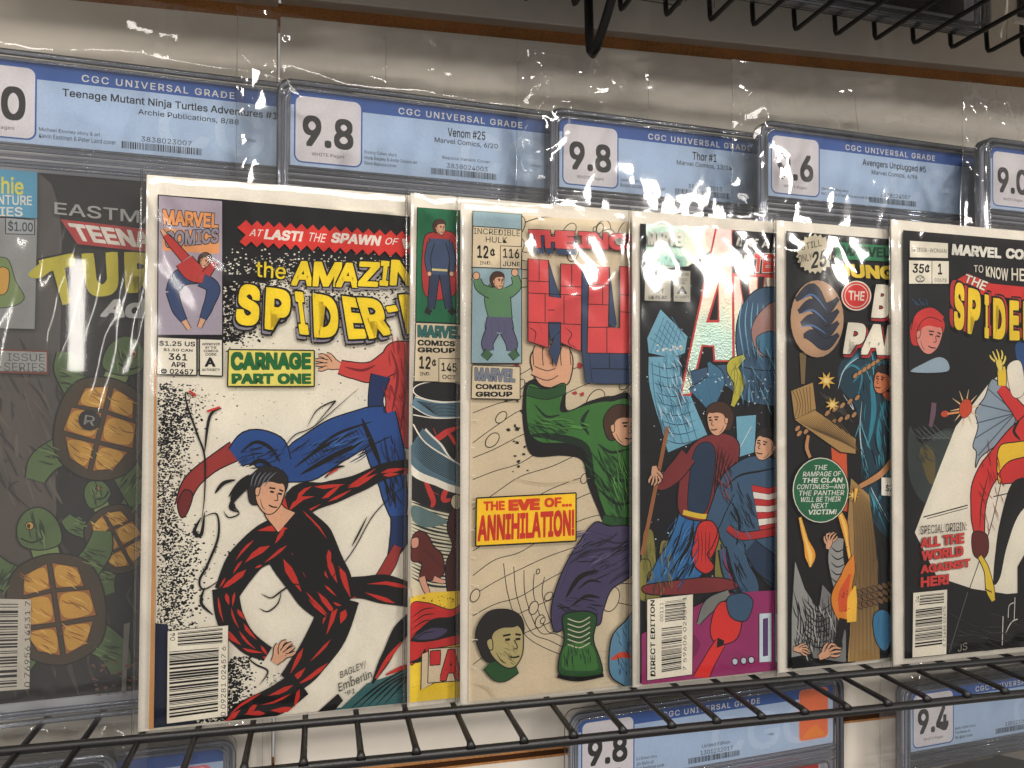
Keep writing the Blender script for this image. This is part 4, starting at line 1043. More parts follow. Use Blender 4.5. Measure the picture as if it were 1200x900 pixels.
    s.text(BLACK, 'IND.', (561, 307), (575, 307), (575, 311), (561, 311), .0)
    s.rect(OLDP, (585, 289), (610, 290), (609, 316), (585, 315), .8)
    s.text(BLACK, '116', (588, 292), (607, 293), (607, 304), (588, 303), .02); s.text(BLACK, 'JUNE', (588, 307), (608, 308), (608, 313), (588, 313), .02)
    s.part('publisher_box'); s.rect(OLDP, (552, 428), (608, 430), (608, 468), (551, 467), 1)
    s.text(ink(120, 126, 140), 'MARVEL', (555, 431), (603, 433), (602, 448), (555, 446), .06, (BLACK, .025))
    s.text(BLACK, 'COMICS', (556, 450), (599, 451), (599, 457), (556, 456), .05); s.text(BLACK, 'GROUP', (556, 459), (599, 459), (599, 465), (556, 465), .05)
    s.part('title_lettering')
    s.text(BR_, 'THE', (618, 270), (672, 272), (671, 293), (620, 291), .09, (BLACK, .03), (SHB, 2, 6))
    s.text(BR_, 'INCREDIBLE', (676, 272), (850, 282), (850, 300), (676, 292), .06, (BLACK, .03))
    SB = [[(641, 306), (655, 350), (655, 378), (641, 378)], [(655, 378), (641, 412), (650, 430), (655, 410)], [(680, 311), (688, 320), (692, 449), (684, 449), (680, 412)], [(712, 314), (720, 380), (718, 386), (711, 380)], [(688, 414), (742, 414), (742, 450), (700, 450), (692, 449)], [(641, 378), (655, 378), (655, 388), (643, 400)]]
    for p in SB: s.poly(SHB, p, False, 1, .8)
    blocks = [[(617, 304), (641, 306), (642, 348), (655, 350), (655, 310), (680, 311), (679, 412), (655, 402), (655, 378), (641, 378), (641, 408), (617, 400)],
              [(688, 313), (712, 314), (711, 384), (724, 385), (724, 313), (760, 314), (760, 415), (686, 414)]]
    for p in blocks: s.poly(BR_, p, False, 1, 1.4)
    for a, b in (((617, 330), (641, 331)), ((617, 344), (680, 347)), ((630, 304), (630, 330)), ((637, 345), (637, 378)), ((617, 378), (679, 381)), ((659, 347), (659, 380)), ((655, 336), (680, 337)), ((668, 311), (668, 336)), ((686, 334), (712, 335)), ((698, 313), (698, 334)), ((686, 357), (711, 358)), ((704, 335), (704, 357)), ((686, 384), (711, 384)), ((724, 346), (742, 347)), ((709, 384), (709, 414)), ((724, 366), (742, 367)), ((692, 432), (742, 433)), ((712, 414), (712, 432)), ((640, 364), (648, 364))):
        s.line(BLACK, [a, b], .9)
    for q in ([(618, 384), (626, 390), (624, 402)], [(660, 384), (668, 392), (664, 402), (674, 408)], [(630, 380), (634, 392)]): s.line(BLACK, q, 1, taper=True)
    s.part('caption_box')
    s.rect(ink(236, 196, 36), (557, 583), (673, 577), (673, 633), (556, 639), 1.6)
    s.text(ink(206, 66, 30), 'THE', (565, 587), (590, 586), (590, 597), (565, 598), .06); s.text(ink(206, 66, 30), 'EVE', (594, 585), (631, 583), (631, 597), (594, 598), .09); s.text(ink(206, 66, 30), 'OF...', (636, 583), (668, 581), (668, 593), (636, 594), .06)
    s.text(ink(196, 52, 34), 'ANNIHILATION!', (559, 603), (671, 596), (671, 627), (558, 634), .05)
comic('bagged comic with pink-red brick lettering and a green and purple mass on tan paper', (539, 827), (541, 235), -.0018, 0, art3, None, seed=8, cover_tl=(553, 248), cover_bl=(549, 823), base=OLDP)
# ---- fourth comic, foil cover
def foil():
    m, nt, bs, out = new_mat('foil_ink')
    N, L = nt.nodes, nt.links
    tc = N.new('ShaderNodeTexCoord'); nz = N.new('ShaderNodeTexNoise'); nz.inputs['Scale'].default_value = 14; nz.inputs['Detail'].default_value = 2
    L.new(tc.outputs['Object'], nz.inputs['Vector'])
    cr = N.new('ShaderNodeValToRGB'); L.new(nz.outputs['Fac'], cr.inputs[0])
    e = cr.color_ramp.elements; e[0].position = .25; e[0].color = (.50, .44, .34, 1); e[1].position = .75; e[1].color = (.38, .45, .50, 1)
    for p, c in ((.40, (.52, .36, .34, 1)), (.5, (.55, .50, .38, 1)), (.6, (.36, .50, .42, 1))):
        x = e.new(p); x.color = c
    L.new(cr.outputs[0], bs.inputs['Base Color']); bs.inputs['Metallic'].default_value = .45; bs.inputs['Roughness'].default_value = .38
    n2 = N.new('ShaderNodeTexVoronoi'); n2.inputs['Scale'].default_value = 900; L.new(tc.outputs['Object'], n2.inputs['Vector'])
    b = N.new('ShaderNodeBump'); b.inputs['Strength'].default_value = .4; b.inputs['Distance'].default_value = .0003
    L.new(n2.outputs['Distance'], b.inputs['Height']); L.new(b.outputs[0], bs.inputs['Normal'])
    return m
FOIL = foil()
ICE = ink(112, 166, 188, .35); ICE2 = ink(62, 112, 142, .4); STEEL = ink(58, 88, 116); STEEL2 = ink(34, 54, 80); MAG = ink(146, 44, 100); WINE = ink(124, 44, 48); OLIVE = ink(128, 122, 62); DARK4 = ink(17, 18, 23)
def art4(s):
    R = random.Random(9)
    s.part('artwork')
    s.poly(DARK4, [(750, 262), (930, 270), (930, 800), (750, 806)])
    s.dots(PALE, lambda r: (r.uniform(756, 905), r.uniform(330, 690)), 110, .5, 1.4, 2)
    s.poly(FOIL, [(757, 262), (846, 268), (838, 290), (806, 312), (757, 316)])  # corner glare drawn in as a patch of foil ink
    # ice-blue crystalline columns
    s.poly(ICE, [(758, 396), (774, 362), (806, 394), (803, 414), (788, 420), (760, 414)], False, 1, 1.2)
    for k in range(6): s.line(ICE2, [(762+k*5, 396-k*5), (778+k*5, 408-k*2)], .9); s.line(ICE2, [(762+k*6, 414-k*1), (778+k*4, 372+k*3)], .8)
    s.band(ICE, [(778, 418), (780, 450), (792, 480), (806, 520)], [40, 42, 50, 56], 1.2)
    for k in range(9): s.line(STEEL2, [(760+k*2, 426+k*11), (782+k*2, 432+k*11), (804+k*2, 426+k*11)], 1, taper=True)
    for k in range(5): s.line(ICE2, [(764+k*8, 424), (768+k*9, 470), (782+k*9, 520)], 1)
    s.dots(WHITE, lambda r: (r.uniform(764, 800), r.uniform(404, 412)), 14, 1.5, 3, 5)
    # draped blue-grey form at the right, over the lettering
    s.part('title_lettering')
    A = [(840, 268), (857, 269), (858, 421), (864, 422), (838, 422), (837, 405), (822, 404), (808, 461), (799, 462)]
    s.poly(ink(200, 66, 60), [(838, 265), (859, 267), (861, 318), (912, 322), (912, 424), (836, 424), (835, 407), (824, 406), (810, 464), (796, 464)])
    s.poly(FOIL, A); s.poly(FOIL, [(860, 324), (911, 326), (911, 420), (861, 420)])
    s.poly(ink(200, 66, 60), [(842, 330), (843, 378), (827, 378)]); s.poly(DARK4, [(841, 340), (841, 375), (831, 375)])
    for p in ([(866, 324), (876, 324), (884, 400), (878, 400)], [(888, 324), (896, 324), (890, 380), (886, 380)]): s.poly(DARK4, p, False, 1, 1.4, ink(200, 66, 60))
    s.poly(DARK4, [(858, 272), (930, 276), (930, 322), (858, 320)])
    s.text(WHITE, '#1', (864, 278), (871, 278), (869, 289), (862, 288), .03); s.text(WHITE, 'OF', (879, 279), (889, 280), (887, 290), (877, 289), .03); s.text(WHITE, 'A', (894, 281), (901, 281), (901, 291), (892, 290), .03)
    s.text(WHITE, '4-PART', (906, 281), (950, 283), (950, 292), (905, 291), .03)
    s.text(WHITE, 'THE', (860, 298), (881, 299), (879, 319), (859, 318), .08); s.text(ink(214, 70, 60), 'TERMINATRIX', (884, 297), (990, 301), (990, 321), (882, 319), .07, (WHITE, .03))
    s.part('foreground_artwork')
    s.poly(STEEL, [(862, 400), (868, 362), (886, 340), (912, 338), (930, 360), (930, 480), (900, 470), (872, 440)], True, 1, 1.4)
    for k in range(6): s.line(ICE, [(870+k*6, 352+k), (866+k*7, 380), (872+k*6, 420)], 1.8, taper=True)
    s.poly(ink(160, 120, 112), [(880, 388), (892, 364), (912, 356), (912, 410), (890, 416)], True, 1, 1)
    s.poly(ICE2, [(886, 396), (904, 388), (912, 400), (912, 420), (892, 414)], True, 1, 1)
    s.band(STEEL, [(812, 450), (850, 440), (880, 452), (915, 456)], [30, 26, 40, 44], 1.2)
    s.band(ICE2, [(820, 470), (838, 446), (830, 425)], [40, 26, 4], 1.2)
    for k in range(7): s.line(BLACK, [(812+k*14, 440+k), (820+k*13, 470)], 1.1, taper=True)
    s.dots(PALE, lambda r: (r.uniform(812, 905), r.uniform(438, 475)), 40, .8, 2, 7)
    s.band(ink(186, 178, 64), [(872, 418), (858, 430), (866, 450), (858, 476)], [6, 16, 14, 5], 1.1)
    for k in range(3): s.line(OLIVE, [(866-k*4, 424), (856+k*4, 440), (864-k*3, 466)], 1, taper=True)
    s.poly(ICE, [(862, 488), (886, 486), (884, 530), (864, 536)], False, 1, 1.1)
    s.line(WHITE, [(866, 526), (880, 500)], 4, taper=True)
    # olive stumps behind
    for x, y, h in ((760, 640, 40), (780, 650, 34), (756, 670, 30), (765, 690, 40), (846, 650, 40)): s.poly(OLIVE, [(x-8, y+h), (x-7, y-h*.3), (x-1, y-h*.5), (x+6, y-h*.3), (x+8, y+h)], True, 1, 1)
    # kneeling man in a wine-red coat and blue trousers, leaning on a plain staff
    s.band(ink(46, 104, 158), [(812, 600), (802, 636), (786, 660), (764, 688)], [34, 38, 34, 18], 1.6); s.band(ink(46, 104, 158), [(826, 606), (822, 650), (800, 684)], [30, 28, 16], 1.4)
    for q, w in (([(812, 612), (806, 640), (784, 672)], 5), ([(800, 612), (792, 640), (774, 676)], 2.5), ([(826, 620), (818, 650), (806, 676)], 4)): s.line(BLACK, q, w, taper=True)
    s.poly(WINE, [(796, 560), (806, 528), (824, 512), (850, 508), (866, 522), (860, 560), (846, 606), (798, 604)], True, 1, 1.5)
    s.poly(STEEL2, [(812, 532), (828, 518), (838, 534), (828, 596), (806, 598)], True, 1, 1.1)
    s.band(WINE, [(806, 534), (792, 552), (776, 566), (768, 560)], [22, 22, 16, 12], 1.4)
    s.line(ink(150, 96, 60), [(782, 500), (770, 560), (752, 650)], 5)
    hand(s, 767, 556, 11, 1.6, SKIN2, 1, 1, .8)
    s.line(ink(220, 186, 60), [(800, 600), (822, 605), (846, 604)], 6)
    face(s, 842, 492, 17, -.1, SKIN2, HAIRB, -1, 1)
    for k in range(6): s.line(BLACK, [(842+k*4, 520+k*4), (838+k*3, 556), (836+k*2, 590)], 1.6, taper=True)
    # second man in a steel-blue jacket bending forward
    s.band(STEEL, [(862, 636), (864, 668), (874, 690), (866, 712)], [40, 38, 32, 20], 1.6); s.band(STEEL2, [(884, 640), (900, 664), (920, 684)], [30, 32, 30], 1.4)
    s.poly(STEEL, [(838, 610), (842, 566), (860, 544), (884, 534), (914, 540), (930, 560), (930, 640), (900, 656), (866, 650), (848, 640)], True, 1, 1.6)
    s.band(STEEL, [(850, 574), (838, 604), (830, 626)], [24, 20, 15], 1.4)
    s.poly(ink(196, 48, 44), [(818, 622), (834, 614), (842, 626), (836, 648), (824, 660), (814, 650)], True, 1, 1.4)
    for k in range(3): s.line(ink(110, 24, 28), [(822+k*6, 624), (820+k*5, 640), (820+k*4, 656)], 1.4, taper=True)
    face(s, 898, 522, 17, .2, SKIN2, HAIRK, -1, 1)
    for q, w in (([(846, 576), (864, 558), (890, 552), (912, 548)], 2.5), ([(858, 590), (866, 612), (862, 640)], 4), ([(850, 640), (856, 670), (870, 700)], 5)): s.line(BLACK, q, w, taper=True)
    # red and cream folded stripes
    for k in range(7): s.poly(ink(190, 46, 46) if k % 2 == 0 else WHITE, [(880+k*1.5, 568+k*8), (900, 572+k*7), (930, 562+k*8), (930, 571+k*8), (900, 581+k*7), (881+k*1.5, 576+k*8)], False, 1, .6)
    s.band(ink(176, 44, 46), [(852, 618), (870, 628), (912, 622)], [7, 9, 9], 1)
    s.poly(ink(196, 48, 44), [(812, 636), (818, 614), (832, 610), (840, 622), (834, 640), (828, 650), (836, 664), (826, 672), (814, 664), (810, 650)], True, 1, 1.4)
    for k in range(4): s.line(ink(110, 24, 28), [(816+k*5, 622), (818+k*4, 640), (816+k*5, 660)], 1.4, taper=True)
    s.band(STEEL, [(856, 640), (862, 668), (874, 690), (868, 708)], [34, 36, 34, 20], 1.6)
    s.line(BLACK, [(850, 640), (856, 670), (870, 700)], 6, taper=True); s.line(MAG, [(846, 640), (850, 662), (862, 690)], 2, taper=True)
    s.band(STEEL2, [(878, 640), (896, 660), (912, 672)], [20, 30, 30], 1.4)
    s.poly(WINE, [(754, 686), (790, 680), (830, 676), (858, 680), (860, 690), (810, 696), (760, 696)], True, 1, 1.2)
    s.hatch([BLACK, STEEL2, ICE2], 868, 606, 14, 34, 1.1, 40, 18, 1.1, 2); s.hatch([BLACK, STEEL2], 862, 680, 14, 34, 1.2, 30, 18, 1.1, 3); s.hatch([BLACK, ink(26, 66, 112), ink(80, 140, 190)], 796, 645, 20, 40, 2.0, 44, 20, 1.1, 4)
    s.hatch([BLACK, ink(84, 26, 30), ink(150, 64, 62)], 846, 560, 10, 26, 1.2, 24, 14, 1, 5); s.hatch([ICE2, STEEL2, PALE], 790, 460, 22, 50, 1.2, 60, 14, 1, 6); s.hatch([ICE2, BLACK, ICE], 888, 440, 24, 50, 1.4, 60, 20, 1, 7)
    s.hatch([OLIVE, ink(80, 76, 40)], 770, 665, 18, 30, 1.5, 36, 14, 1, 8)
    s.poly(MAG, [(750, 742), (800, 716), (840, 696), (882, 692), (930, 690), (930, 800), (750, 806)])
    s.poly(ink(120, 30, 80), [(806, 740), (818, 752), (812, 768), (806, 766)], True)
    s.band(ink(120, 124, 120), [(816, 730), (830, 708), (852, 694)], [4, 16, 8], 1.2)
    s.poly(ink(206, 50, 46), [(830, 736), (836, 712), (848, 704), (866, 722), (862, 746), (846, 754), (834, 750)], True, 1, 1.4)
    s.band(ink(206, 50, 46), [(842, 752), (830, 772), (818, 796)], [14, 16, 20], 1.2)
    s.band(BLACK, [(838, 752), (846, 752)], [12, 6])
    s.poly(STEEL, [(850, 700), (868, 694), (880, 704), (872, 726), (854, 722)], True, 1, 1.3)
    for x in (859, 869, 878): s.ellipse(PALE, x, 774-(x-859)*.1, 3.4, 4, 0, 1.2)
    for x0, x1 in ((887, 902), (906, 935)):
        s.poly(PALE, [(x0, 718), (x1, 717), (x1, 774), (x0, 775)], False, 1, 1.2); s.poly(ink(90, 50, 110), [(x0+5, 724), (x1-5, 723), (x1-5, 767), (x0+5, 768)], False, 1, 1)
    s.part('publisher_mark')
    s.text(WHITE, 'MARVEL', (757, 272), (803, 274), (802, 290), (757, 288), .06)
    s.text(ink(170, 216, 204), 'COMICS', (757, 298), (803, 301), (803, 313), (757, 311), .05)
    s.part('price_box')
    G = ink(176, 172, 158)
    s.rect(G, (754, 316), (784, 317), (784, 354), (753, 353), .8)
    for t, a in (('$2.50 US', (755, 318, 783, 323)), ('$3.15 CAN', (761, 326, 778, 329)), ('1', (767, 332, 770, 337)), ('SEPT', (761, 339, 776, 344)), ('UK £1.80', (758, 347, 779, 351))): s.text(DK, t, (a[0], a[1]), (a[2], a[1]), (a[2], a[3]), (a[0], a[3]), .02)
    s.part('approval_stamp'); s.rect(G, (787, 317), (807, 318), (807, 355), (787, 354), .8)
    for t, a in (('APPROVED', (789, 321, 805, 324)), ('COMICS', (791, 327, 803, 330)), ('CODE', (793, 331, 801, 334)), ('AUTHORITY', (789, 347, 805, 350))): s.text(DK, t, (a[0], a[1]), (a[2], a[1]), (a[2], a[3]), (a[0], a[3]), .0)
    s.text(DK, 'A', (793, 336), (801, 336), (803, 345), (791, 345), .04)
    s.part('barcode')
    s.rect(CREAM, (756, 701), (810, 695), (809, 789), (756, 796), .8)
    s.text(BLACK, 'DIRECT EDITION', (760, 791), (760, 702), (765, 702), (766, 791), .03)
    s.barcode((777, 704), (801, 701), (800, 725), (777, 728), 4, 14, None, .0, 1); s.barcode((773, 735), (797, 732), (796, 783), (773, 787), 5, 26, None, .0, 1)
    s.text(DK, '00111', (771, 727), (771, 705), (775, 705), (775, 727)); s.text(DK, '7 59606 02537 1', (798, 784), (798, 698), (802, 698), (802, 784))
comic('bagged comic with silver foil lettering on starry black and a magenta bottom', (741, 805), (743, 246), -.0028, 0, art4, None, seed=12, cover_tl=(757, 262), cover_bl=(751, 801), base=DARK4, bagk=1.2)

# ---- fifth comic
WOODC = ink(168, 134, 82); WOOD2 = ink(92, 70, 40); DT = ink(24, 58, 74); TQ = ink(44, 128, 148)
def art5(s):
    R = random.Random(6)
    s.part('artwork')
    s.poly(ink(18, 17, 18), [(920, 268), (1080, 282), (1080, 786), (918, 790)])
    # teal swirl
    s.poly(DT, [(986, 424), (1014, 404), (1046, 400), (1080, 410), (1080, 640), (1040, 630), (1014, 590), (1008, 520), (1004, 480), (984, 452)], True)
    for q, w in (([(990, 430), (1012, 412), (1040, 408)], 4), ([(984, 440), (998, 428), (1010, 440), (1004, 470)], 3), ([(1006, 500), (1012, 540), (1022, 580), (1040, 626)], 3), ([(1020, 440), (1024, 480), (1018, 520)], 8), ([(1036, 470), (1030, 510), (1036, 550)], 8), ([(1028, 590), (1040, 560), (1046, 530)], 7), ([(1040, 600), (1046, 620)], 6), ([(1000, 448), (1014, 430), (1034, 424)], 5)):
        s.line(TQ, q, w, taper=True)
    for q in ([(982, 456), (990, 432), (1010, 416)], [(988, 462), (1000, 480), (996, 468)], [(1010, 470), (1008, 510), (1016, 560), (1042, 612)]): s.line(PALE, q, 1.4, taper=True)
    s.poly(ink(204, 92, 46), [(1028, 436), (1044, 430), (1050, 450), (1044, 470), (1034, 462)], True, 1, 1)
    s.poly(ink(206, 88, 48), [(974, 522), (992, 530), (994, 600), (978, 596)])
    s.hatch([BLACK, TQ, ink(80, 160, 176), DT], 1026, 510, 22, 100, 1.4, 80, 24, 1.4, 2)
    face(s, 1036, 446, 15, .2, ink(206, 120, 76), HAIRK, -1, 1)
    # rope across the top
    for a, b in (((1002, 440), (1044, 412)), ((934, 502), (1004, 466)), ((936, 508), (1000, 486))):
        for k in range(9):
            t = k/8; x = a[0]+(b[0]-a[0])*t; y = a[1]+(b[1]-a[1])*t
            s.ellipse(ink(176, 128, 84), x, y, 4.2, 2.4, -.9, .8)
    # planks
    s.poly(WOODC, [(926, 458), (952, 448), (958, 500), (930, 490)], False, 1, 1.2)
    for k in range(6): s.line(WOOD2, [(928+k*4, 458-k), (934+k*3, 474), (930+k*4, 490+k*1)], 1)
    s.poly(WOODC, [(930, 492), (954, 480), (1002, 514), (1002, 532), (984, 530)], False, 1, 1.3)
    for k in range(16): s.line(WOOD2, [(934+k*2.5, 492-k*.6), (950+k*3, 502+k*.5), (990+k, 520+k*.6)], 1, taper=True)
    s.poly(ink(120, 100, 66), [(936, 414), (944, 412), (942, 450), (938, 450)])
    s.poly(WOODC, [(996, 560), (1018, 580), (1028, 660), (1030, 780), (992, 784), (998, 690), (992, 610)], False, 1, 1)
    for k in range(22): s.line(WOOD2 if k % 3 else ink(50, 40, 26), [(997+k*1.0, 566+k), (1000+k*1.2, 640), (995+k*1.6, 720), (996+k*1.5, 782)], 1.1, taper=True)
    s.poly(ink(18, 17, 18), [(1030, 640), (1050, 640), (1050, 690), (1032, 684)])
    for j in range(3):
        for k in range(7): s.ellipse(ink(116, 86, 56), 1006+k*6, 694+j*8-k*1.6, 4.5, 2.6, .7, .8)
    s.poly(ink(54, 118, 158), [(1022, 722), (1032, 714), (1042, 722), (1042, 752), (1034, 762), (1024, 748)], True, 1, 1)
    for k in range(3): s.line(BLACK, [(1028+k*5, 722), (1026+k*6, 752)], 1, taper=True)
    s.band(ink(196, 140, 92), [(1044, 540), (1030, 556), (1006, 570)], [9, 8, 6], 1); s.band(ink(196, 140, 92), [(946, 510), (944, 524), (948, 536)], [4, 5, 4], .8)
    # sparks
    for cx, cy, r in ((967, 446, 11), (974, 474, 9), (999, 580, 8)):
        pts = []
        for k in range(16):
            a = k*math.pi/8; rr = r*(1 if k % 2 else .45); pts.append((cx+rr*math.cos(a), cy+rr*math.sin(a)))
        s.poly(ink(220, 176, 80), pts, False, 1, .7); s.ellipse(ink(236, 214, 140), cx, cy, r*.3, r*.3)
    for k in range(6): s.line(ink(150, 140, 120), [(960+k*4, 460+k*2), (978+k*4, 480+k*3)], 1.2, taper=True)
    # drips of fire
    for q, ws in (([(936, 606), (942, 630), (948, 650), (948, 664)], [4, 7, 15, 3]), ([(982, 600), (988, 616), (992, 640), (998, 676)], [7, 10, 5, 2]), ([(1002, 572), (1000, 588)], [6, 2])):
        s.band(ink(232, 160, 60), q, ws, .9); s.band(ink(240, 206, 110), q, [w*.4 for w in ws])
    # grey hanging cloth in tall cones
    GC = ink(150, 150, 148)
    s.poly(GC, [(930, 656), (942, 690), (962, 720), (976, 760), (926, 770), (926, 720)], False, 1, 1)
    s.poly(ink(120, 120, 120), [(962, 684), (976, 700), (990, 740), (990, 776), (950, 770)], False, 1, 1)
    s.band(GC, [(980, 630), (978, 656), (986, 690)], [18, 22, 24], 1.1)
    for k in range(18): s.line(DK, [(928+k*3.4, 690+(k*13) % 30), (934+k*3, 720+(k*7) % 20), (930+k*3.2, 764)], 1.6, taper=True)
    for k in range(8): s.line(DK, [(940, 700+k*7), (956, 716+k*6), (974, 706+k*7)], 1.8, taper=True)
    for k in range(5): s.line(DK, [(972, 640+k*9), (980, 646+k*9), (992, 640+k*9)], 1.6, taper=True)
    s.hatch([DK, ink(190, 190, 186), DK], 956, 735, 30, 36, 1.3, 70, 16, 1.2, 3)
    # flame on a dark stick, small pink lumps that grip it
    s.band(ink(216, 132, 46), [(988, 726), (984, 700), (992, 672), (998, 650)], [18, 30, 18, 3], .8)
    s.band(ink(238, 190, 70), [(996, 728), (996, 706), (1000, 686)], [14, 16, 3]); s.band(ink(206, 86, 42), [(986, 716), (986, 696), (994, 672)], [12, 14, 3])
    s.dots(ink(120, 40, 24), lambda r: (r.gauss(987, 3), r.uniform(690, 716)), 14, .7, 1.4, 4)
    s.band(BLACK, [(986, 724), (982, 742), (978, 764)], [12, 11, 10])
    hand(s, 968, 764, 13, -.4, SKIN2, 1, 1, .9); hand(s, 936, 760, 9, .2, SKIN2, 1, .9, .9); hand(s, 970, 634, 10, -1.2, SKIN2, 1, .9, .9)
    s.poly(DK, [(926, 770), (960, 776), (1000, 774), (1000, 790), (926, 790)])
    s.part('title_lettering')
    pts = []
    for k in range(44):
        a = k*2*math.pi/44; rr = 1 if k % 2 else .86; pts.append((953+22*rr*math.cos(a)*1.05, 298+24*rr*math.sin(a)))
    s.poly(ink(204, 194, 170), pts, False, 1, .6)
    s.text(BLACK, 'STILL', (936, 287), (960, 281), (961, 289), (937, 294), .0); s.text(BLACK, 'ONLY', (933, 300), (949, 297), (950, 305), (934, 309), .0); s.text(BLACK, '25¢', (950, 296), (976, 290), (975, 311), (948, 316), .03)
    s.rect(ink(44, 124, 84), (977, 284), (1080, 292), (1080, 309), (977, 304)); s.text(ink(20, 50, 36), 'MARVEL', (984, 288), (1040, 291), (1040, 303), (984, 300), .05)
    s.text(ink(226, 196, 66), 'JUNGLE', (979, 309), (1072, 314), (1072, 330), (981, 325), .06, (BLACK, .02))
    s.ellipse(CREAM, 1001, 347, 17.5, 17.5); s.ellipse(ink(202, 50, 48), 1001, 347, 16, 16); s.ellipse(CREAM, 1001, 347, 13.8, 13.8); s.ellipse(ink(202, 50, 48), 1001, 347, 13, 13)
    s.text(CREAM, 'THE', (992, 341), (1011, 342), (1010, 353), (992, 352), .03)
    s.text(CREAM, 'BLACK', (1024, 333), (1120, 340), (1120, 378), (1018, 373), .07, (BLACK, .02), (ink(170, 40, 50), 1, 3)); s.text(CREAM, 'PANTHER', (991, 378), (1150, 388), (1146, 420), (985, 415), .07, (BLACK, .02), (ink(170, 40, 50), 2, 3))
    s.part('corner_circle')
    s.ellipse(ink(178, 142, 112), 955, 374, 31, 45)
    for k in range(4): s.band(ink(40, 46, 62), [(930+k*3, 352+k*14), (950, 340+k*18), (964, 362+k*14), (980, 350+k*14)], [4, 15, 14, 4], .8)
    for k in range(3): s.line(ink(80, 112, 156), [(936, 352+k*16), (950, 346+k*18), (966, 364+k*14)], 2.4, taper=True)
    s.part('caption_oval')
    s.ellipse(CREAM, 959, 574, 33, 38.5, 0, 1); s.ellipse(ink(28, 100, 66), 959, 574, 31.5, 37)
    for k, (t, x0, x1) in enumerate((('THE', 951, 966), ('RAMPAGE OF', 938, 982), ('THE CLAN', 937, 984), ('CONTINUES—AND', 931, 987), ('THE PANTHER', 933, 986), ('WILL BE THEIR', 935, 982), ('NEXT', 948, 967), ('VICTIM!', 944, 977))):
        y = 545+k*7.4; s.text(WHITE, t, (x0+1, y), (x1+1, y-.6), (x1, y+5.2), (x0, y+5.8), .03 if k in (2, 7) else .01)
    s.part('price_sticker')
    s.rect(ink(226, 222, 212), (1030, 559), (1060, 561), (1060, 582), (1030, 580)); s.text(DK, '$7', (1035, 567), (1043, 567), (1043, 577), (1035, 576), .02)
comic('bagged comic with a green oval caption and wooden posts on a near-black cover', (911, 788), (913, 257), -.0038, 0, art5, None, seed=15, cover_tl=(926, 271), cover_bl=(924, 783), base=DARK4, bagk=1.25)

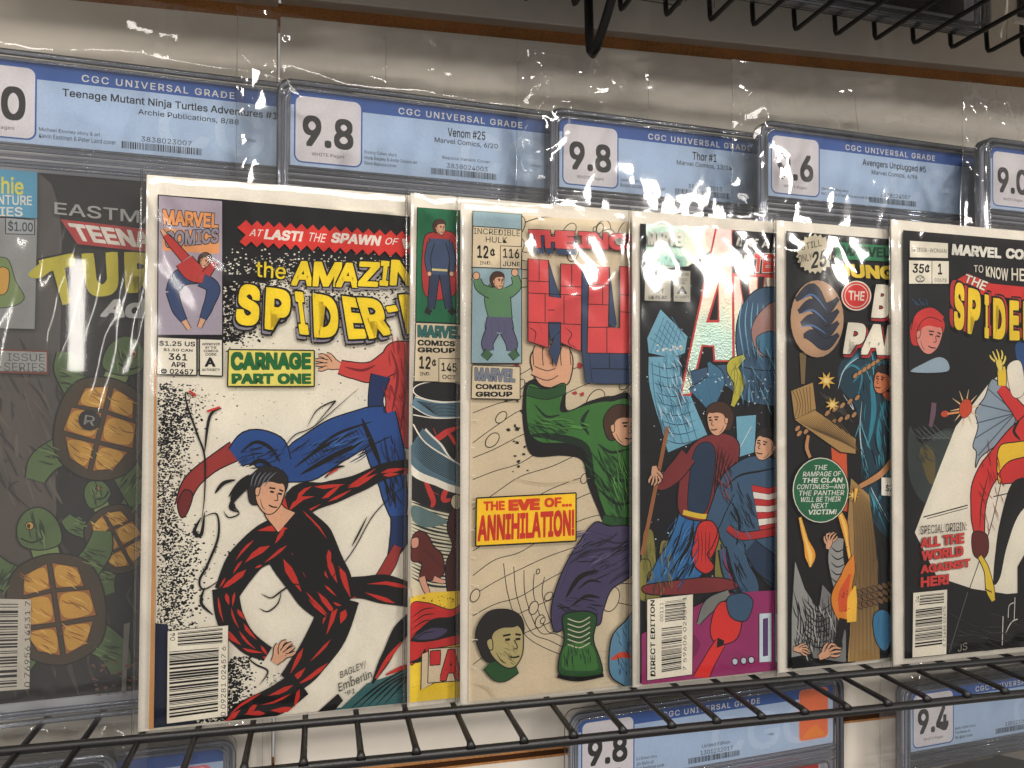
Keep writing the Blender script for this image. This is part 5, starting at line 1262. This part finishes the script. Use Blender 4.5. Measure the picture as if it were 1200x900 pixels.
# ---- sixth comic
def art6(s):
    s.part('artwork')
    K = ink(19, 18, 20)
    s.poly(K, [(1058, 268), (1300, 290), (1300, 770), (1056, 790)])
    s.poly(ink(50, 58, 58), [(1066, 500), (1080, 520), (1110, 505), (1126, 520), (1100, 560), (1086, 590), (1066, 560)], True)
    s.poly(ink(96, 84, 50), [(1078, 528), (1088, 522), (1096, 536), (1094, 566), (1086, 560)], True)
    for k in range(6): s.line(ink(84, 92, 88), [(1066+k*5, 504-k*2), (1082+k*6, 514), (1110+k*3, 502)], 1.6, taper=True)
    s.poly(CREAM, [(1160, 448), (1186, 428), (1290, 440), (1290, 600), (1250, 690), (1180, 696), (1140, 690), (1098, 676), (1072, 624), (1098, 556), (1120, 500)])
    s.line(BLACK, [(1082, 606), (1134, 592)], 1.6); s.line(BLACK, [(1086, 608), (1134, 595)], 1); s.line(BLACK, [(1164, 582), (1200, 574), (1260, 560)], 1.4); s.line(BLACK, [(1174, 560), (1160, 620), (1136, 690)], 1.4); s.line(ink(90, 90, 84), [(1134, 694), (1112, 765)], 1.2)
    # pleated fan in grey-blue between red bands
    FAN = ink(136, 152, 166)
    s.poly(FAN, [(1163, 444), (1180, 460), (1192, 482), (1184, 505), (1170, 520), (1150, 535), (1143, 548), (1144, 530), (1140, 522), (1146, 500), (1143, 482), (1154, 465)], True, 1, 1.6)
    for x, y in ((1158, 456), (1148, 474), (1144, 496), (1142, 514), (1146, 534)): s.line(ink(70, 84, 98), [(x, y), (1190, 484)], 1.6)
    RB = ink(200, 48, 46)
    s.band(RB, [(1172, 454), (1188, 474), (1204, 492), (1230, 500)], [14, 18, 26, 30], 1.6)
    s.band(RB, [(1210, 500), (1192, 520), (1164, 546), (1150, 570), (1146, 600), (1148, 628)], [40, 46, 32, 30, 22, 15], 1.8)
    s.poly(ink(226, 192, 52), [(1170, 526), (1190, 518), (1240, 516), (1240, 540), (1200, 536), (1180, 552), (1170, 566)], True, 1, 1.6)
    s.band(RB, [(1172, 562), (1190, 552), (1230, 548)], [14, 30, 40], 1.6)
    s.line(BLACK, [(1196, 490), (1188, 505), (1196, 516)], 5, taper=True); s.line(BLACK, [(1158, 556), (1150, 590), (1148, 620)], 2, taper=True)
    s.poly(BLACK, [(1186, 566), (1210, 560), (1230, 570), (1196, 600), (1180, 640), (1172, 676), (1164, 684), (1166, 650), (1172, 610)], True)
    s.poly(ink(92, 30, 30), [(1140, 624), (1156, 626), (1158, 646), (1150, 656), (1140, 648)], True, 1, 1.2)
    s.band(ink(222, 190, 56), [(1148, 652), (1156, 668), (1160, 690), (1164, 704)], [6, 8, 13, 6], 1.3)
    s.line(BLACK, [(1154, 690), (1162, 694)], 1.6)
    s.poly(ink(40, 74, 124), [(1190, 404), (1210, 396), (1230, 410), (1230, 470), (1204, 466), (1196, 440)], True)
    s.poly(CREAM, [(1180, 430), (1196, 424), (1200, 460), (1186, 464)], True, 1, .8)
    s.band(ink(226, 192, 52), [(1174, 452), (1174, 440), (1173, 430)], [13, 14, 13], 1.3)
    hand(s, 1170, 424, 12, -1.9, ink(228, 204, 96), -1, 1, .1)
    s.ellipse(ink(196, 74, 48), 1107, 485, 5, 4, -.2, .8); s.line(ink(222, 150, 90), [(1110, 485), (1130, 482)], 2.6)
    for k in range(10):
        a = -2.6+k*.62; s.line(ink(226, 190, 140), [(1131, 478), (1131+18*math.cos(a), 478+22*math.sin(a))], 3.4, .4)
    s.poly(ink(200, 72, 40), [(1124, 476), (1130, 468), (1137, 470), (1138, 482), (1130, 490), (1125, 486)], True, 1, .8)
    s.band(ink(110, 80, 96), [(1094, 472), (1093, 484), (1090, 500)], [8, 8, 6], .8)
    s.line(ink(206, 202, 190), [(1198, 655), (1197, 694)], 1.4); s.line(ink(206, 202, 190), [(1189, 700), (1188, 726)], 1.2); s.line(ink(206, 202, 190), [(1175, 722), (1174, 756)], 1.4); s.line(ink(206, 202, 190), [(1178, 742), (1186, 728), (1200, 724)], 1.6, taper=True); s.line(ink(206, 202, 190), [(1181, 724), (1182, 710), (1188, 706)], 1.2)
    s.text(ink(150, 146, 138), 'JS', (1122, 756), (1133, 752), (1133, 761), (1122, 764), .0)
    s.poly(BLACK, [(1192, 664), (1200, 650), (1300, 640), (1300, 760), (1192, 760)])
    s.hatch([ink(140, 28, 32)], 1160, 572, 14, 50, 1.3, 24, 18, 1, 2); s.hatch([ink(60, 64, 62), ink(84, 90, 86)], 1084, 520, 12, 22, .8, 24, 10, 1, 3); s.hatch([ink(52, 52, 54)], 1150, 740, 60, 24, .2, 26, 24, 1.2, 4)
    s.part('corner_box')
    s.rect(ink(24, 26, 30), (1064, 334), (1112, 336), (1112, 436), (1064, 437))
    for k in range(5): s.line(ink(52, 104, 156), [(1068+k*4, 350+(k % 2)*4), (1074+k*3, 358)], 3, taper=True)
    face(s, 1086, 392, 21, .25, ink(214, 140, 126), ink(196, 52, 50), 1, 1.1)
    s.band(ink(196, 52, 50), [(1070, 388), (1076, 372), (1090, 366), (1104, 374)], [8, 12, 12, 7], 1)
    s.poly(ink(148, 168, 182), [(1066, 436), (1084, 424), (1100, 418), (1110, 424), (1108, 436)], True, 1, 1.2)
    s.part('price_box')
    s.rect(CREAM, (1065, 282), (1110, 285), (1110, 303), (1065, 302), .8); s.text(DK, 'SPIDER-WOMAN', (1067, 290), (1108, 292), (1108, 297), (1067, 295), -.01)
    s.rect(CREAM, (1064, 305), (1111, 306), (1111, 333), (1064, 333), .8); s.line(DK, [(1091, 306), (1091, 333)], 1)
    s.text(BLACK, '35¢', (1069, 309), (1089, 310), (1088, 321), (1068, 320), .03); s.text(BLACK, '1', (1098, 309), (1103, 309), (1103, 322), (1098, 322), .03)
    s.ellipse(None, 1077, 327, 5, 3.6, 0, 1); s.text(BLACK, 'CC', (1073, 325), (1081, 325), (1081, 330), (1073, 330), .0); s.text(DK, '02675', (1094, 326), (1108, 327), (1108, 331), (1094, 330), -.01)
    s.part('title_lettering')
    s.text(WHITE, 'MARVEL', (1115, 286), (1172, 291), (1172, 303), (1114, 299), .06); s.text(WHITE, 'COMICS GROUP', (1178, 291), (1285, 299), (1285, 312), (1177, 303), .06)
    s.text(CREAM, 'TO', (1140, 311), (1151, 311), (1151, 320), (1140, 319), .0); s.text(CREAM, 'KNOW', (1154, 312), (1180, 315), (1180, 330), (1154, 324), .02); s.text(CREAM, 'HER IS TO', (1184, 314), (1245, 318), (1245, 334), (1184, 329), .02)
    DR = ink(176, 50, 52)
    s.poly(ink(204, 50, 48), [(1116, 330), (1133, 320), (1160, 332), (1200, 336), (1300, 342), (1300, 362), (1200, 352), (1150, 346), (1120, 334)], False, 1, 1.2)
    s.text(CREAM, 'THE', (1131, 321), (1157, 331), (1152, 341), (1128, 330), .03, (BLACK, .03))
    L = [('S', (1117, 330), (1129, 333), (1128, 388), (1116, 386)), ('P', (1133, 337), (1148, 341), (1146, 394), (1132, 391)), ('I', (1152, 345), (1157, 346), (1157, 397), (1152, 396)), ('D', (1162, 349), (1176, 351), (1177, 399), (1162, 397)), ('E', (1181, 352), (1192, 353), (1193, 399), (1181, 399)), ('R', (1197, 353), (1212, 354), (1213, 399), (1197, 399)), ('-WOMAN', (1216, 354), (1310, 356), (1310, 398), (1217, 399))]
    for ch, a, b, c, d in L:
        s.text(DR, ch, *[(x-5 if x < 1150 else x+3, y-3) for x, y in (a, b, c, d)], bold=.06, outline=(BLACK, .03))
    for ch, a, b, c, d in L: s.text(ink(232, 200, 46), ch, a, b, c, d, .06, (BLACK, .035))
    s.part('caption_lettering')
    s.text(BLACK, 'SPECIAL ORIGIN:', (1077, 616), (1131, 611), (1131, 621), (1077, 626), .0)
    for t, a in (('ALL THE', (1077, 630, 1128, 624, 636, 642)), ('WORLD', (1078, 645, 1127, 639, 651, 657)), ('AGAINST', (1077, 662, 1135, 654, 664, 672)), ('HER!', (1077, 676, 1110, 672, 684, 688))):
        s.text(ink(206, 62, 58), t, (a[0], a[1]), (a[2], a[3]), (a[2], a[4]), (a[0], a[5]), .05, (BLACK, .02))
    s.part('barcode')
    s.rect(CREAM, (1068, 694), (1108, 690), (1107, 766), (1067, 770), .6)
    s.barcode((1076, 697), (1104, 694), (1104, 706), (1075, 709), 3, 7, None, .0, 1); s.barcode((1071, 714), (1102, 710), (1102, 756), (1070, 760), 7, 22, None, .0, 1)
    s.text(DK, '04', (1071, 705), (1071, 698), (1075, 698), (1075, 705)); s.text(DK, '0 71486 02675', (1103, 757), (1103, 710), (1106, 710), (1106, 757))
comic('bagged black comic with a cream spotlight and red and yellow shapes at the right end', (1046, 779), (1048, 256), -.0050, 0, art6, None, seed=19, cover_tl=(1063, 270), cover_bl=(1062, 772), base=DARK4, bagk=.9)
